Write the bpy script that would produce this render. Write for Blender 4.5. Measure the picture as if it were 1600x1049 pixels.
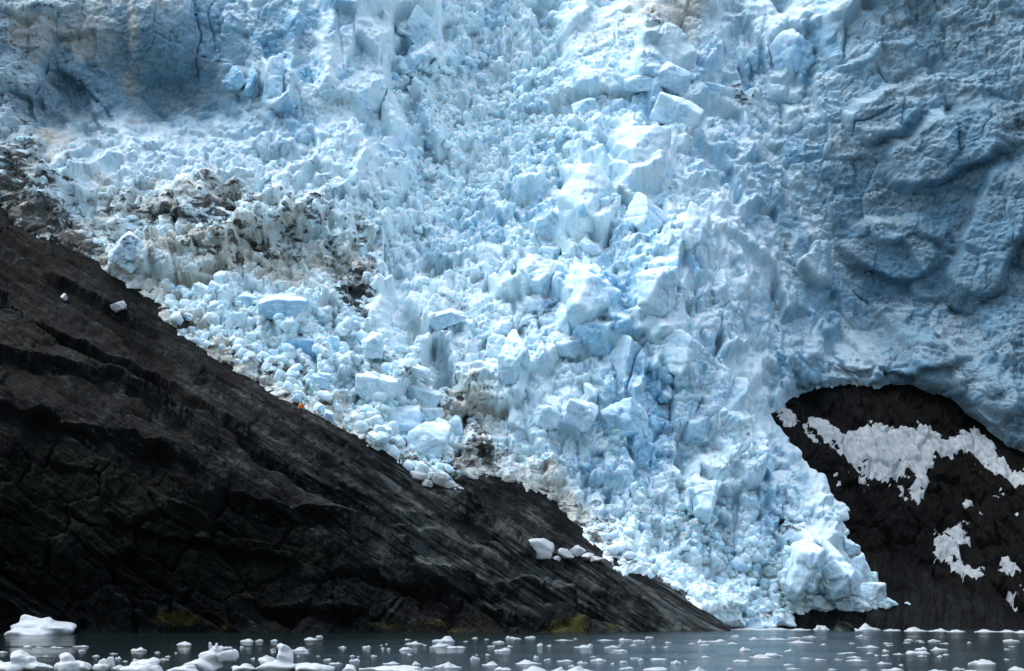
import bpy, bmesh, math, random
import numpy as np
from mathutils import Vector, Matrix

scene = bpy.context.scene
for o in list(bpy.data.objects):
    bpy.data.objects.remove(o)
COL = scene.collection

# ------------------------------------------------------------------ camera
FPX, HORIZON, CAMZ = 2986.0, 942.0, 3.0            # focal length in photo pixels, horizon row, eye height (m)
PITCH = math.atan((HORIZON - 524.5) / FPX)
cam_d = bpy.data.cameras.new('camera')
cam_d.sensor_width = 36.0
cam_d.lens = 36.0 * FPX / 1600.0
cam_d.clip_start, cam_d.clip_end = 0.5, 6000.0
cam = bpy.data.objects.new('camera', cam_d)
COL.objects.link(cam)
cam.location = (0, 0, CAMZ)
cam.rotation_euler = (math.pi / 2 + PITCH, 0, 0)
scene.camera = cam

# ------------------------------------------------------------------ sky and sun (overcast)
SUN_EL, SUN_AZ = 64.0, -62.0                        # azimuth from +Y (towards the ice) to the right
world = bpy.data.worlds.new('World')
scene.world = world
world.use_nodes = True
wn = world.node_tree.nodes
sky = wn.new('ShaderNodeTexSky')
sky.sky_type = 'NISHITA'
sky.sun_disc = False
sky.sun_elevation = math.radians(SUN_EL)
sky.sun_rotation = math.radians(SUN_AZ)
sky.dust_density = 1.5
sky.ozone_density = 1.0
haze_white = wn.new('ShaderNodeHueSaturation')     # cloud cover: a paler sky than a clear one
haze_white.inputs['Saturation'].default_value = 0.6
world.node_tree.links.new(sky.outputs[0], haze_white.inputs['Color'])
world.node_tree.links.new(haze_white.outputs[0], wn['Background'].inputs[0])
wn['Background'].inputs[1].default_value = 0.12
sun_d = bpy.data.lights.new('sun', 'SUN')
sun_d.energy = 0.85
sun_d.angle = math.radians(60)
sun_d.color = (1.0, 0.985, 0.96)
sun = bpy.data.objects.new('sun', sun_d)
COL.objects.link(sun)
a, e = math.radians(SUN_AZ), math.radians(SUN_EL)
sdir = Vector((math.sin(a) * math.cos(e), math.cos(a) * math.cos(e), math.sin(e)))
sun.rotation_euler = sdir.to_track_quat('Z', 'Y').to_euler()
scene.view_settings.view_transform = 'Standard'
scene.view_settings.look = 'None'
scene.view_settings.exposure = 1.55
scene.view_settings.gamma = 1.0
scene.view_settings.use_curve_mapping = False
scene.cycles.max_bounces = 6
scene.cycles.diffuse_bounces = 4

# ------------------------------------------------------------------ pixel <-> world
CP, SP = math.cos(PITCH), math.sin(PITCH)
def unproject(px, py, D):
    px, py, D = np.asarray(px, float), np.asarray(py, float), np.asarray(D, float)
    x = (px - 800.0) / FPX
    y = -(py - 524.5) / FPX
    dy = CP - y * SP
    dz = SP + y * CP
    t = D / dy
    return np.stack([x * t, D + 0 * x, CAMZ + dz * t], -1)
def on_water(px, py):
    y = -(py - 524.5) / FPX
    t = -CAMZ / (SP + y * CP)
    return Vector(((px - 800.0) / FPX * t, (CP - y * SP) * t, 0.0))
def project(P):
    P = np.asarray(P, float)
    r = P - np.array([0, 0, CAMZ])
    f = r[..., 1] * CP + r[..., 2] * SP
    u = -r[..., 1] * SP + r[..., 2] * CP
    return 800 + FPX * r[..., 0] / f, 524.5 - FPX * u / f

# ------------------------------------------------------------------ numpy noise
def _h(ix, iy, seed):
    h = (ix.astype(np.int64) * 374761393 + iy.astype(np.int64) * 668265263 + seed * 974634757) & 0xffffffff
    h = ((h ^ (h >> 13)) * 1274126177) & 0xffffffff
    h = ((h ^ (h >> 16)) * 2246822519) & 0xffffffff
    return (h ^ (h >> 15)) & 0xffffffff
def rnd(h, k):
    h = (h ^ (k * 2654435761 & 0xffffffff)) & 0xffffffff
    h = ((h ^ (h >> 15)) * 2246822519) & 0xffffffff
    h = ((h ^ (h >> 13)) * 3266489917) & 0xffffffff
    return ((h ^ (h >> 16)) & 0xffffff) / float(0x1000000)
def gnoise(x, y, seed):
    ix, iy = np.floor(x), np.floor(y)
    fx, fy = x - ix, y - iy
    ux, uy = fx * fx * fx * (fx * (fx * 6 - 15) + 10), fy * fy * fy * (fy * (fy * 6 - 15) + 10)
    def g(dx, dy):
        a = (_h(ix + dx, iy + dy, seed) & 0xffff) * (2 * math.pi / 65536.0)
        return np.cos(a) * (fx - dx) + np.sin(a) * (fy - dy)
    n0 = g(0, 0) * (1 - ux) + g(1, 0) * ux
    n1 = g(0, 1) * (1 - ux) + g(1, 1) * ux
    return (n0 * (1 - uy) + n1 * uy) * 1.5
def fbm(x, y, seed, octs=4, gain=0.5):
    s, a_, t = 0, 1.0, 0
    for i in range(octs):
        s = s + a_ * gnoise(x * 2.03 ** i + 17.3 * i, y * 2.03 ** i - 9.1 * i, seed + i)
        t += a_
        a_ *= gain
    return s / t
def ridged(x, y, seed, octs=4, gain=0.5):
    s, a_, t = 0, 1.0, 0
    for i in range(octs):
        s = s + a_ * (1 - 2 * np.abs(gnoise(x * 2.03 ** i + 7.3 * i, y * 2.03 ** i - 5.1 * i, seed + i)))
        t += a_
        a_ *= gain
    return s / t
def worley(x, y, seed):
    ix, iy = np.floor(x), np.floor(y)
    f1 = np.full(x.shape, 9.0); f2 = f1.copy()
    cid = np.zeros(x.shape, np.int64)
    ox = np.zeros(x.shape); oy = np.zeros(x.shape)
    for dx in (-1, 0, 1):
        for dy in (-1, 0, 1):
            h = _h(ix + dx, iy + dy, seed)
            vx = ix + dx + 0.1 + 0.8 * ((h & 0xffff) / 65536.0) - x
            vy = iy + dy + 0.1 + 0.8 * ((h >> 16) / 65536.0) - y
            d = np.sqrt(vx * vx + vy * vy)
            m = d < f1
            f2 = np.where(m, f1, np.minimum(f2, d))
            f1 = np.where(m, d, f1)
            cid = np.where(m, h, cid)
            ox = np.where(m, -vx, ox); oy = np.where(m, -vy, oy)
    return f1, f2, cid, ox, oy
def sstep(a_, b_, x):
    t = np.clip((x - a_) / (b_ - a_), 0, 1)
    return t * t * (3 - 2 * t)
def rbf(pts):
    P = np.array(pts, float)
    c = P[:, :2] / 100.0
    n = len(P)
    r = np.linalg.norm(c[:, None] - c[None], axis=-1)
    A = np.zeros((n + 3, n + 3))
    A[:n, :n] = -r + np.eye(n) * -0.02
    A[:n, n] = 1; A[:n, n + 1:] = c
    A[n, :n] = 1; A[n + 1:, :n] = c.T
    w = np.linalg.solve(A, np.concatenate([P[:, 2], np.zeros(3)]))
    def f(x, y):
        x, y = np.asarray(x, float) / 100.0, np.asarray(y, float) / 100.0
        s = w[n] + w[n + 1] * x + w[n + 2] * y
        for i in range(n):
            s = s - w[i] * np.sqrt((x - c[i, 0]) ** 2 + (y - c[i, 1]) ** 2 + 0.01)
        return s
    return f
def poly_sd(x, y, poly):
    """signed distance in pixels to a closed outline, positive inside"""
    P = np.array(poly, float)
    Q = np.roll(P, -1, 0)
    d = np.full(x.shape, 1e9)
    inside = np.zeros(x.shape, bool)
    for (x0, y0), (x1, y1) in zip(P, Q):
        ex, ey = x1 - x0, y1 - y0
        t = np.clip(((x - x0) * ex + (y - y0) * ey) / (ex * ex + ey * ey), 0, 1)
        d = np.minimum(d, (x - x0 - t * ex) ** 2 + (y - y0 - t * ey) ** 2)
        c = ((y0 > y) != (y1 > y))
        if y1 != y0:
            inside ^= c & (x < (x1 - x0) * (y - y0) / (y1 - y0) + x0)
    d = np.sqrt(d)
    return np.where(inside, d, -d)
def line_d(x, y, pts):
    d = np.full(x.shape, 1e9)
    for (x0, y0), (x1, y1) in zip(pts[:-1], pts[1:]):
        ex, ey = x1 - x0, y1 - y0
        t = np.clip(((x - x0) * ex + (y - y0) * ey) / (ex * ex + ey * ey), 0, 1)
        d = np.minimum(d, (x - x0 - t * ex) ** 2 + (y - y0 - t * ey) ** 2)
    return np.sqrt(d)
def blobs(x, y, L):
    s = np.zeros(x.shape)
    for (cx, cy, rx, ry, k) in L:
        s = np.maximum(s, k * np.exp(-((x - cx) / rx) ** 2 * 0.7 - ((y - cy) / ry) ** 2 * 0.7))
    return s

# ------------------------------------------------------------------ mesh helpers
def link(name, me, mats, parent=None):
    o = bpy.data.objects.new(name, me)
    COL.objects.link(o)
    for m in (mats if isinstance(mats, (list, tuple)) else [mats]):
        if m.name not in [k.name for k in me.materials if k]:
            me.materials.append(m)
    if parent:
        o.parent = parent
    return o
def tag(o, label=None, cat=None, group=None, kind=None):
    if label: o['label'] = label
    if cat: o['category'] = cat
    if group: o['group'] = group
    if kind: o['kind'] = kind
    return o
def raw_mesh(name, V, F, smooth=True, attrs=None):
    """V (n,3), F (m,k) arrays"""
    me = bpy.data.meshes.new(name)
    V = np.ascontiguousarray(V, np.float32); F = np.ascontiguousarray(F, np.int32)
    k = F.shape[1]
    me.vertices.add(len(V)); me.loops.add(F.size); me.polygons.add(len(F))
    me.vertices.foreach_set('co', V.ravel())
    me.loops.foreach_set('vertex_index', F.ravel())
    me.polygons.foreach_set('loop_start', np.arange(0, F.size, k, dtype=np.int32))
    me.polygons.foreach_set('use_smooth', np.full(len(F), smooth))
    me.update(calc_edges=True)
    for n, v in (attrs or {}).items():
        at = me.attributes.new(n, 'FLOAT', 'POINT')
        at.data.foreach_set('value', np.ascontiguousarray(np.broadcast_to(v, (len(V),)), np.float32))
    return me
def grid_mesh(name, P, keep, smooth=True, attrs=None):
    """P (ny,nx,3), keep (ny,nx) vertex mask -> mesh of the quads whose corners are kept"""
    ny, nx = keep.shape
    idx = np.arange(ny * nx).reshape(ny, nx)
    q = np.stack([idx[1:, :-1], idx[1:, 1:], idx[:-1, 1:], idx[:-1, :-1]], -1).reshape(-1, 4)
    k = keep.ravel()
    q = q[k[q].all(1)]
    used = np.unique(q)
    remap = np.full(ny * nx, -1); remap[used] = np.arange(len(used))
    at = {n: v.reshape(-1)[used] for n, v in (attrs or {}).items()}
    return raw_mesh(name, P.reshape(-1, 3)[used], remap[q], smooth, at)
def normals(P):
    du = np.gradient(P, axis=1); dv = np.gradient(P, axis=0)
    n = np.cross(du, dv)
    n /= np.linalg.norm(n, axis=-1, keepdims=True) + 1e-9
    return n * np.where(n[..., 1:2] > 0, -1, 1)     # towards the viewer side
_ico = {}
def ico(sub):
    if sub not in _ico:
        bm = bmesh.new()
        bmesh.ops.create_icosphere(bm, subdivisions=sub, radius=1)
        bm.verts.ensure_lookup_table()
        V = np.array([v.co[:] for v in bm.verts]); F = np.array([[v.index for v in f.verts] for f in bm.faces])
        bm.free()
        V /= np.linalg.norm(V, axis=1, keepdims=True)
        _ico[sub] = (V, F)
    return _ico[sub]
def n3(V, f, seed, octs=3):
    x, y, z = (V * f).T
    return (fbm(x + 31.1 + z * .37, y - 7.7 + z * .61, seed, octs) + fbm(y + z * .53, z + x * .31 + 5.5, seed + 40, octs)
            + fbm(z - 3.3 + y * .41, x + y * .27, seed + 80, octs)) / 1.7
def chunk(seed, sub=3, planes=11, p=18, rough=0.05, boxy=0.0):
    """a broken lump: cut by random planes with slightly worn edges; unit half-size"""
    r = np.random.RandomState(seed)
    V, F = ico(sub)
    N = r.normal(size=(planes, 3)); N /= np.linalg.norm(N, axis=1, keepdims=True)
    d = r.uniform(0.62, 1.0, planes)
    base = np.vstack([np.eye(3), -np.eye(3)])
    q = np.linalg.qr(r.normal(size=(3, 3)))[0] if boxy < 0.5 else np.eye(3)
    N = np.vstack([N, base @ q]); d = np.concatenate([d * (1 + 0.35 * boxy), r.uniform(0.8, 1.0, 6)])
    t = np.clip(V @ N.T / d, 0, None)
    rad = 1.0 / (np.sum(t ** p, 1) ** (1.0 / p))
    W = V * rad[:, None]
    if rough:
        W = W * (1 + rough * n3(W, 2.6, seed % 97, 3) + rough * 0.35 * n3(W, 8.0, seed % 89 + 3, 2))[:, None]
    return W, F

ORD = ['closest', 'second closest', 'third closest', 'fourth closest', 'fifth closest', 'sixth closest', 'seventh closest', 'eighth closest', 'ninth closest', 'tenth closest', 'eleventh closest', 'twelfth closest']
def landmark_labels(items, marks, noun, sizes):
    """items: (object, px, py, size px, tint); each is told apart by size and tint and by where it lies from the nearest landmark"""
    DIR = ['right of', 'above right of', 'above', 'above left of', 'left of', 'below left of', 'below', 'below right of']
    pools = {}
    for o, x, y, sz, tint in items:
        mx, my, nm = min(marks, key=lambda m: (m[0] - x) ** 2 + (1.5 * (m[1] - y)) ** 2)
        k = int(round(math.degrees(math.atan2(my - y, x - mx)) / 45.0)) % 8
        size = next(n for lim, n in sizes if sz >= lim)
        pools.setdefault((size, tint, k, nm), []).append((math.hypot(x - mx, y - my), o))
    for (size, tint, k, nm), L in pools.items():
        L.sort(key=lambda q: q[0])
        for q, (d, o) in enumerate(L):
            o['label'] = ' '.join((((ORD[min(q, 11)] + ' ') if len(L) > 1 else '') + size + ' ' + tint + noun + ' ' + DIR[k] + ' the ' + nm).split())

# ------------------------------------------------------------------ materials
class NT:
    def __init__(self, name):
        self.m = bpy.data.materials.new(name); self.m.use_nodes = True
        self.t = self.m.node_tree; self.n = self.t.nodes; self.l = self.t.links
        self.b = self.n['Principled BSDF']
    def node(self, ty, ins=None, **kw):
        x = self.n.new(ty)
        for k, v in kw.items(): setattr(x, k, v)
        for k, v in (ins or {}).items():
            if hasattr(v, 'links'): self.l.new(v, x.inputs[k])
            else: x.inputs[k].default_value = v
        return x
    def attr(self, n): return self.node('ShaderNodeAttribute', attribute_name=n).outputs['Fac']
    def math(self, op, a_, b_=0.0, c_=0.0):
        return self.node('ShaderNodeMath', {0: a_, 1: b_, 2: c_}, operation=op).outputs[0]
    def ramp(self, v, a_, b_, lo=0.0, hi=1.0):
        return self.node('ShaderNodeMapRange', {0: v, 1: a_, 2: b_, 3: lo, 4: hi}, interpolation_type='SMOOTHSTEP').outputs[0]
    def mix(self, f, a_, b_):
        x = self.node('ShaderNodeMix', data_type='RGBA')
        for k, v in ((0, f), (6, a_), (7, b_)):
            if hasattr(v, 'links'): self.l.new(v, x.inputs[k])
            else: x.inputs[k].default_value = v if k == 0 else (*v, 1)
        return x.outputs[2]
    def noise(self, vec, scale, detail=5, rough=0.6, dist=0.0):
        return self.node('ShaderNodeTexNoise', {'Vector': vec, 'Scale': scale, 'Detail': detail, 'Roughness': rough, 'Distortion': dist}).outputs[0]
    def mapping(self, vec, rot=(0, 0, 0), scale=(1, 1, 1)):
        return self.node('ShaderNodeMapping', {'Vector': vec, 'Rotation': rot, 'Scale': scale}).outputs[0]
    def bump(self, h, strength, dist, prev=None):
        x = self.node('ShaderNodeBump', {'Height': h, 'Strength': strength, 'Distance': dist})
        if prev is not None: self.l.new(prev, x.inputs['Normal'])
        return x.outputs[0]
    def out(self, col, rough=0.5, normal=None, spec=0.5):
        for k, v in (('Base Color', col), ('Roughness', rough), ('Normal', normal), ('Specular IOR Level', spec)):
            if v is None: continue
            if hasattr(v, 'links'): self.l.new(v, self.b.inputs[k])
            else: self.b.inputs[k].default_value = v if not isinstance(v, tuple) else (*v, 1)
        return self.m

def ice_material(name, world_space=True, blue_shift=0.0):
    t = NT(name)
    co = t.node('ShaderNodeTexCoord').outputs['Object']
    geo = t.node('ShaderNodeNewGeometry')
    blue, dirt, tan, wall_shade = t.attr('blue'), t.attr('dirt'), t.attr('tan'), t.attr('wall_shade')
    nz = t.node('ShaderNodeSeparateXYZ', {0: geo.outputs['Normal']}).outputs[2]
    big = t.noise(co, 0.16, 6, 0.62)
    fine = t.noise(co, 1.9, 6, 0.68)
    grain = t.noise(co, 7.5, 4, 0.75)
    # blue ice against white, bubbly ice; wall zones of blue also carry shade
    f = t.math('ADD', blue, t.ramp(big, 0.3, 0.72, -0.28, 0.28))
    f = t.math('ADD', f, t.ramp(fine, 0.3, 0.7, -0.2, 0.2))
    f = t.math('ADD', f, blue_shift)
    f = t.ramp(f, 0.0, 1.0)
    c = t.mix(f, (0.63, 0.80, 0.865), (0.19, 0.48, 0.70))
    dn = t.math('MULTIPLY', wall_shade, t.ramp(t.math('ADD', big, fine), 0.75, 1.25, 1.0, 0.6))
    c = t.mix(dn, c, (0.070, 0.140, 0.185))            # shade of the steep walls put into the ice colour
    # weathered white crust lying on what faces up
    crust = t.math('MULTIPLY', t.ramp(t.math('ADD', nz, t.ramp(fine, 0.25, 0.75, -0.3, 0.3)), 0.45, 0.85), t.math('MULTIPLY', t.ramp(blue, 0.35, 1.1, 0.85, 0.3), t.math('SUBTRACT', 1.0, t.math('MULTIPLY', wall_shade, 0.95))))  # crust held back where wall shade is painted
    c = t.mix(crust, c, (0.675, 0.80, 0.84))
    # rock flour and grit
    sp = t.ramp(grain, 0.52, 0.68)
    tn = t.ramp(t.math('ADD', tan, t.math('ADD', t.ramp(fine, 0.25, 0.75, -0.2, 0.2), t.ramp(big, 0.3, 0.7, -0.35, 0.35))), 0.2, 0.95)
    c = t.mix(t.math('MULTIPLY', tn, 0.8), c, (0.40, 0.385, 0.305))
    mid = t.noise(t.mapping(co, (0, 0.6, 0), (0.8, 0.5, 1.6)), 0.55, 7, 0.66, 0.5)
    df = t.ramp(t.math('ADD', dirt, t.math('ADD', t.ramp(mid, 0.32, 0.68, -0.6, 0.5), t.ramp(fine, 0.3, 0.7, -0.12, 0.12))), 0.42, 0.85)
    c = t.mix(t.math('MULTIPLY', df, 0.93), c, t.mix(sp, (0.016, 0.017, 0.016), (0.06, 0.06, 0.052)))
    c = t.mix(t.math('MULTIPLY', sp, t.ramp(big, 0.45, 0.8, 0.05, 0.22)), c, (0.45, 0.52, 0.55))
    nrm = t.bump(fine, 0.5, 0.3)
    nrm = t.bump(grain, 0.45, 0.09, nrm)
    t.b.inputs['Subsurface Weight'].default_value = 1.0
    t.b.inputs['Subsurface Radius'].default_value = (0.25, 0.7, 1.0)
    t.b.inputs['Subsurface Scale'].default_value = 0.28
    return t.out(c, 0.6, nrm, 0.25)
ICE = ice_material('glacier_ice')
FLOE = None
def floe_material():
    t = NT('floating_ice')
    co = t.node('ShaderNodeTexCoord').outputs['Object']
    n = t.noise(co, 3.0, 5, 0.6)
    g = t.noise(co, 14, 4, 0.7)
    blue = t.attr('blue')
    c = t.mix(t.ramp(t.math('ADD', blue, t.ramp(n, .3, .7, -.2, .2)), 0, 1), (0.43, 0.465, 0.475), (0.21, 0.34, 0.40))
    c = t.mix(t.math('MULTIPLY', t.attr('dirt'), 0.95), c, (0.04, 0.045, 0.045))
    nrm = t.bump(n, 0.5, 0.12); nrm = t.bump(g, 0.35, 0.03, nrm)
    return t.out(c, 0.42, nrm, 0.4)
FLOE = floe_material()

def rock_material(name, rotz, base_lo, base_hi, moss=True):
    """dark banded bedrock; strata direction by a rotation in the X-Z plane"""
    t = NT(name)
    co = t.node('ShaderNodeTexCoord').outputs['Object']
    rot = t.mapping(co, (0, rotz, 0))
    st = t.mapping(rot, scale=(0.10, 0.04, 1.0))
    band = t.noise(st, 1.0, 7, 0.66, 0.3)
    st2 = t.mapping(rot, scale=(0.45, 0.15, 4.5))
    lam = t.noise(st2, 1.0, 6, 0.7, 0.2)
    mot = t.noise(co, 0.35, 6, 0.65)
    peb = t.noise(co, 1.3, 7, 0.78)
    fine = t.noise(co, 3.5, 5, 0.75)
    worn = t.attr('worn')
    thin = t.noise(t.mapping(rot, scale=(0.05, 0.02, 0.85)), 1.0, 4, 0.6, 0.4)
    line = t.ramp(t.math('ABSOLUTE', t.math('SUBTRACT', thin, 0.5)), 0.0, 0.035)
    thin2 = t.noise(t.mapping(rot, scale=(0.12, 0.05, 2.4)), 1.0, 4, 0.6, 0.3)
    line = t.math('MULTIPLY', line, t.ramp(t.math('ABSOLUTE', t.math('SUBTRACT', thin2, 0.52)), 0.0, 0.02, 0.6, 1.0))
    f = t.math('ADD', t.ramp(band, 0.36, 0.62, 0.1, 0.6), t.ramp(lam, 0.38, 0.62, -0.02, 0.05))
    f = t.math('MULTIPLY', f, t.math('ADD', worn, t.math('ADD', t.ramp(mot, 0.35, 0.7, -0.25, 0.3), t.ramp(peb, 0.35, 0.65, -0.35, 0.35))))
    f = t.math('MULTIPLY', f, t.math('ADD', 0.12, t.math('MULTIPLY', line, 0.88)))
    c = t.mix(t.ramp(f, 0.0, 0.7), base_lo, base_hi)
    c = t.mix(t.ramp(fine, 0.6, 0.8, 0.0, 0.4), c, tuple(1.5 * v for v in base_hi))
    if moss:
        ms = t.ramp(t.math('ADD', t.attr('moss'), t.ramp(mot, 0.3, 0.7, -0.4, 0.4)), 0.35, 0.75)
        c = t.mix(ms, c, t.mix(fine, (0.002, 0.004, 0.0015), (0.004, 0.0065, 0.0025)))
        yl = t.ramp(t.math('ADD', t.attr('algae'), t.ramp(fine, 0.3, 0.7, -0.35, 0.35)), 0.4, 0.8)
        c = t.mix(yl, c, (0.036, 0.036, 0.008))
    nrm = t.bump(band, 0.2, 0.3); nrm = t.bump(line, 0.5, 0.3, nrm)
    nrm = t.bump(lam, 0.2, 0.08, nrm); nrm = t.bump(peb, 0.6, 0.25, nrm)
    nrm = t.bump(fine, 0.5, 0.07, nrm)
    return t.out(c, t.ramp(lam, 0.3, 0.7, 0.55, 0.8), nrm, 0.06)
ROCK = rock_material('bedrock_slab', math.radians(-33), (0.0018, 0.0026, 0.0028), (0.076, 0.090, 0.089))
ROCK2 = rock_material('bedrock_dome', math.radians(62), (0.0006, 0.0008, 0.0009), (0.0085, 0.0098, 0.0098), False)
def snow_material():
    t = NT('old_snow')
    co = t.node('ShaderNodeTexCoord').outputs['Object']
    n = t.noise(co, 0.8, 6, 0.65); g = t.noise(co, 6, 4, 0.7)
    c = t.mix(t.ramp(n, .35, .7), (0.26, 0.30, 0.315), (0.40, 0.425, 0.43))
    c = t.mix(t.ramp(g, .62, .75, 0, .5), c, (0.17, 0.18, 0.18))
    nrm = t.bump(n, 0.5, 0.3); nrm = t.bump(g, 0.4, 0.06, nrm)
    return t.out(c, 0.65, nrm, 0.3)
SNOW = snow_material()
def water_material():
    t = NT('fjord_water')
    co = t.node('ShaderNodeTexCoord').outputs['Object']
    w1 = t.noise(t.mapping(co, scale=(0.7, 1.5, 1)), 1.0, 4, 0.6)
    w2 = t.noise(t.mapping(co, scale=(2.2, 4.5, 1)), 1.0, 3, 0.6)
    pat = t.noise(t.mapping(co, scale=(0.012, 0.07, 1)), 1.0, 4, 0.6)
    nrm = t.bump(w1, 0.6, 0.22); nrm = t.bump(w2, 0.5, 0.06, nrm)
    t.b.inputs['IOR'].default_value = 1.33
    return t.out((0.006, 0.011, 0.012), t.ramp(pat, 0.35, 0.68, 0.05, 0.16), nrm, 0.18)
WATER = water_material()
def flat_material(name, col, rough=0.7):
    t = NT(name)
    co = t.node('ShaderNodeTexCoord').outputs['Object']
    n = t.noise(co, 18, 4, 0.6)
    c = t.mix(t.ramp(n, .3, .7), tuple(v * 0.75 for v in col), tuple(min(1, v * 1.15) for v in col))
    return t.out(c, rough, t.bump(n, 0.3, 0.01))

# ------------------------------------------------------------------ water
me = raw_mesh('water', np.array([[-3000, -300, 0], [3000, -300, 0], [3000, 3500, 0], [-3000, 3500, 0]]), np.array([[0, 1, 2, 3]]))
tag(link('water', me, WATER), kind='structure')

# ------------------------------------------------------------------ bedrock depth fields
LEFT_EDGE = [(-200, 240), (-60, 290), (0, 325), (55, 362), (110, 380), (150, 418), (200, 448), (243, 470), (275, 520), (330, 556),
             (400, 590), (440, 612), (500, 652), (560, 685), (600, 708), (640, 745), (690, 752), (722, 738), (770, 742), (830, 762),
             (890, 798), (914, 842), (948, 872), (1012, 908), (1066, 937), (1110, 965), (1137, 988), (1142, 1060), (-200, 1060)]
RIGHT_EDGE = [(1205, 652), (1222, 628), (1248, 612), (1300, 605), (1420, 604), (1470, 618), (1505, 640), (1540, 672), (1570, 695), (1640, 720), (1760, 740),
              (1760, 1060), (1135, 1060), (1135, 992), (1180, 978), (1230, 972), (1243, 955), (1300, 950), (1345, 958), (1396, 950),
              (1358, 905), (1324, 852), (1318, 800), (1262, 720), (1222, 672)]
Rl = rbf([(-200, 990, 191), (0, 990, 193), (300, 990, 194), (600, 990, 195), (900, 990, 197), (1130, 990, 204), (1240, 1010, 210),
          (-200, 800, 195), (0, 800, 196), (0, 700, 199), (0, 640, 203), (0, 500, 219), (0, 400, 232), (0, 325, 243), (0, 250, 254), (-200, 640, 201), (-200, 400, 230), (-200, 240, 252),
          (240, 470, 233), (240, 400, 243), (150, 560, 216), (300, 680, 205), (300, 800, 198), (300, 900, 196), (280, 580, 220), (400, 590, 224),
          (400, 500, 236), (480, 640, 217), (480, 720, 207), (480, 820, 200), (480, 900, 197), (600, 708, 217), (560, 600, 231), (600, 800, 207), (600, 870, 200), (600, 930, 197),
          (640, 748, 216), (720, 790, 213), (780, 818, 212), (720, 762, 220), (780, 785, 221), (830, 805, 221), (870, 835, 220), (905, 866, 218), (800, 700, 232), (900, 780, 230),
          (850, 852, 212), (930, 884, 213), (800, 900, 202), (850, 950, 199), (1000, 912, 214), (1000, 960, 206), (1060, 938, 213), (1110, 965, 211), (1000, 850, 224), (1100, 900, 222), (1200, 950, 222)])
Rr = rbf([(1200, 650, 258), (1240, 620, 272), (1300, 607, 276), (1420, 605, 277), (1500, 640, 273), (1570, 695, 268), (1760, 740, 258),
          (1420, 500, 298), (1250, 520, 290), (1600, 600, 286), (1760, 640, 275), (1260, 720, 252), (1320, 800, 247), (1318, 856, 243), (1360, 905, 239), (1392, 946, 234),
          (1350, 700, 262), (1450, 700, 266), (1450, 800, 254), (1550, 760, 258), (1600, 850, 246), (1500, 880, 247), (1450, 900, 243), (1600, 930, 239), (1760, 850, 240), (1760, 985, 228),
          (1600, 985, 230), (1500, 985, 229), (1400, 985, 227), (1300, 985, 226), (1200, 985, 226), (1130, 988, 228), (1240, 945, 236), (1300, 940, 235), (1150, 900, 242), (1200, 780, 250)])

# ------------------------------------------------------------------ rock slope, left
def field_axes(x0, x1, y0, y1, st):
    xs = np.arange(x0, x1 + st, st); ys = np.arange(y0, y1 + st, st)
    return np.meshgrid(xs, ys)
def saw(t_, sharp=0.12):
    f = t_ - np.floor(t_)
    return np.where(f < 1 - sharp, f / (1 - sharp), (1 - f) / sharp)
LEDGES = [(2.2, [(380, 680), (461, 736), (564, 778), (606, 806), (700, 830), (770, 866), (830, 890)]),
          (2.4, [(340, 760), (447, 801), (555, 820), (625, 862), (723, 890), (803, 900), (897, 923), (985, 953)]),
          (1.5, [(430, 622), (470, 651), (555, 698), (634, 744), (775, 810), (822, 862), (915, 902), (986, 926), (1085, 966)]),
          (1.3, [(520, 742), (597, 783), (700, 808), (803, 856), (906, 880), (980, 914)]),
          (1.8, [(-180, 400), (0, 470), (120, 525), (250, 585), (330, 640), (430, 705)]), (1.6, [(-180, 500), (0, 548), (180, 600), (300, 668), (345, 725)]),
          (1.3, [(60, 420), (160, 480), (260, 535), (420, 622), (540, 700)]), (2.0, [(-180, 600), (0, 640), (150, 672), (260, 700), (330, 742)]),
          (1.6, [(560, 880), (640, 905), (760, 925), (850, 950)]), (1.4, [(860, 912), (960, 938), (1040, 960), (1100, 975)]), (1.6, [(150, 800), (260, 840), (380, 850), (480, 890)]),
          (1.0, [(690, 770), (780, 822), (850, 858), (960, 900), (1060, 945)]), (2.0, [(380, 940), (480, 950), (600, 965)])]
def left_sd(X, Y):
    return poly_sd(X, Y, LEFT_EDGE) + (7 * fbm(X / 42, Y / 42, 141, 3) + 4 * fbm(X / 13, Y / 13, 142, 3)) * sstep(1130, 1060, X)
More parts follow.
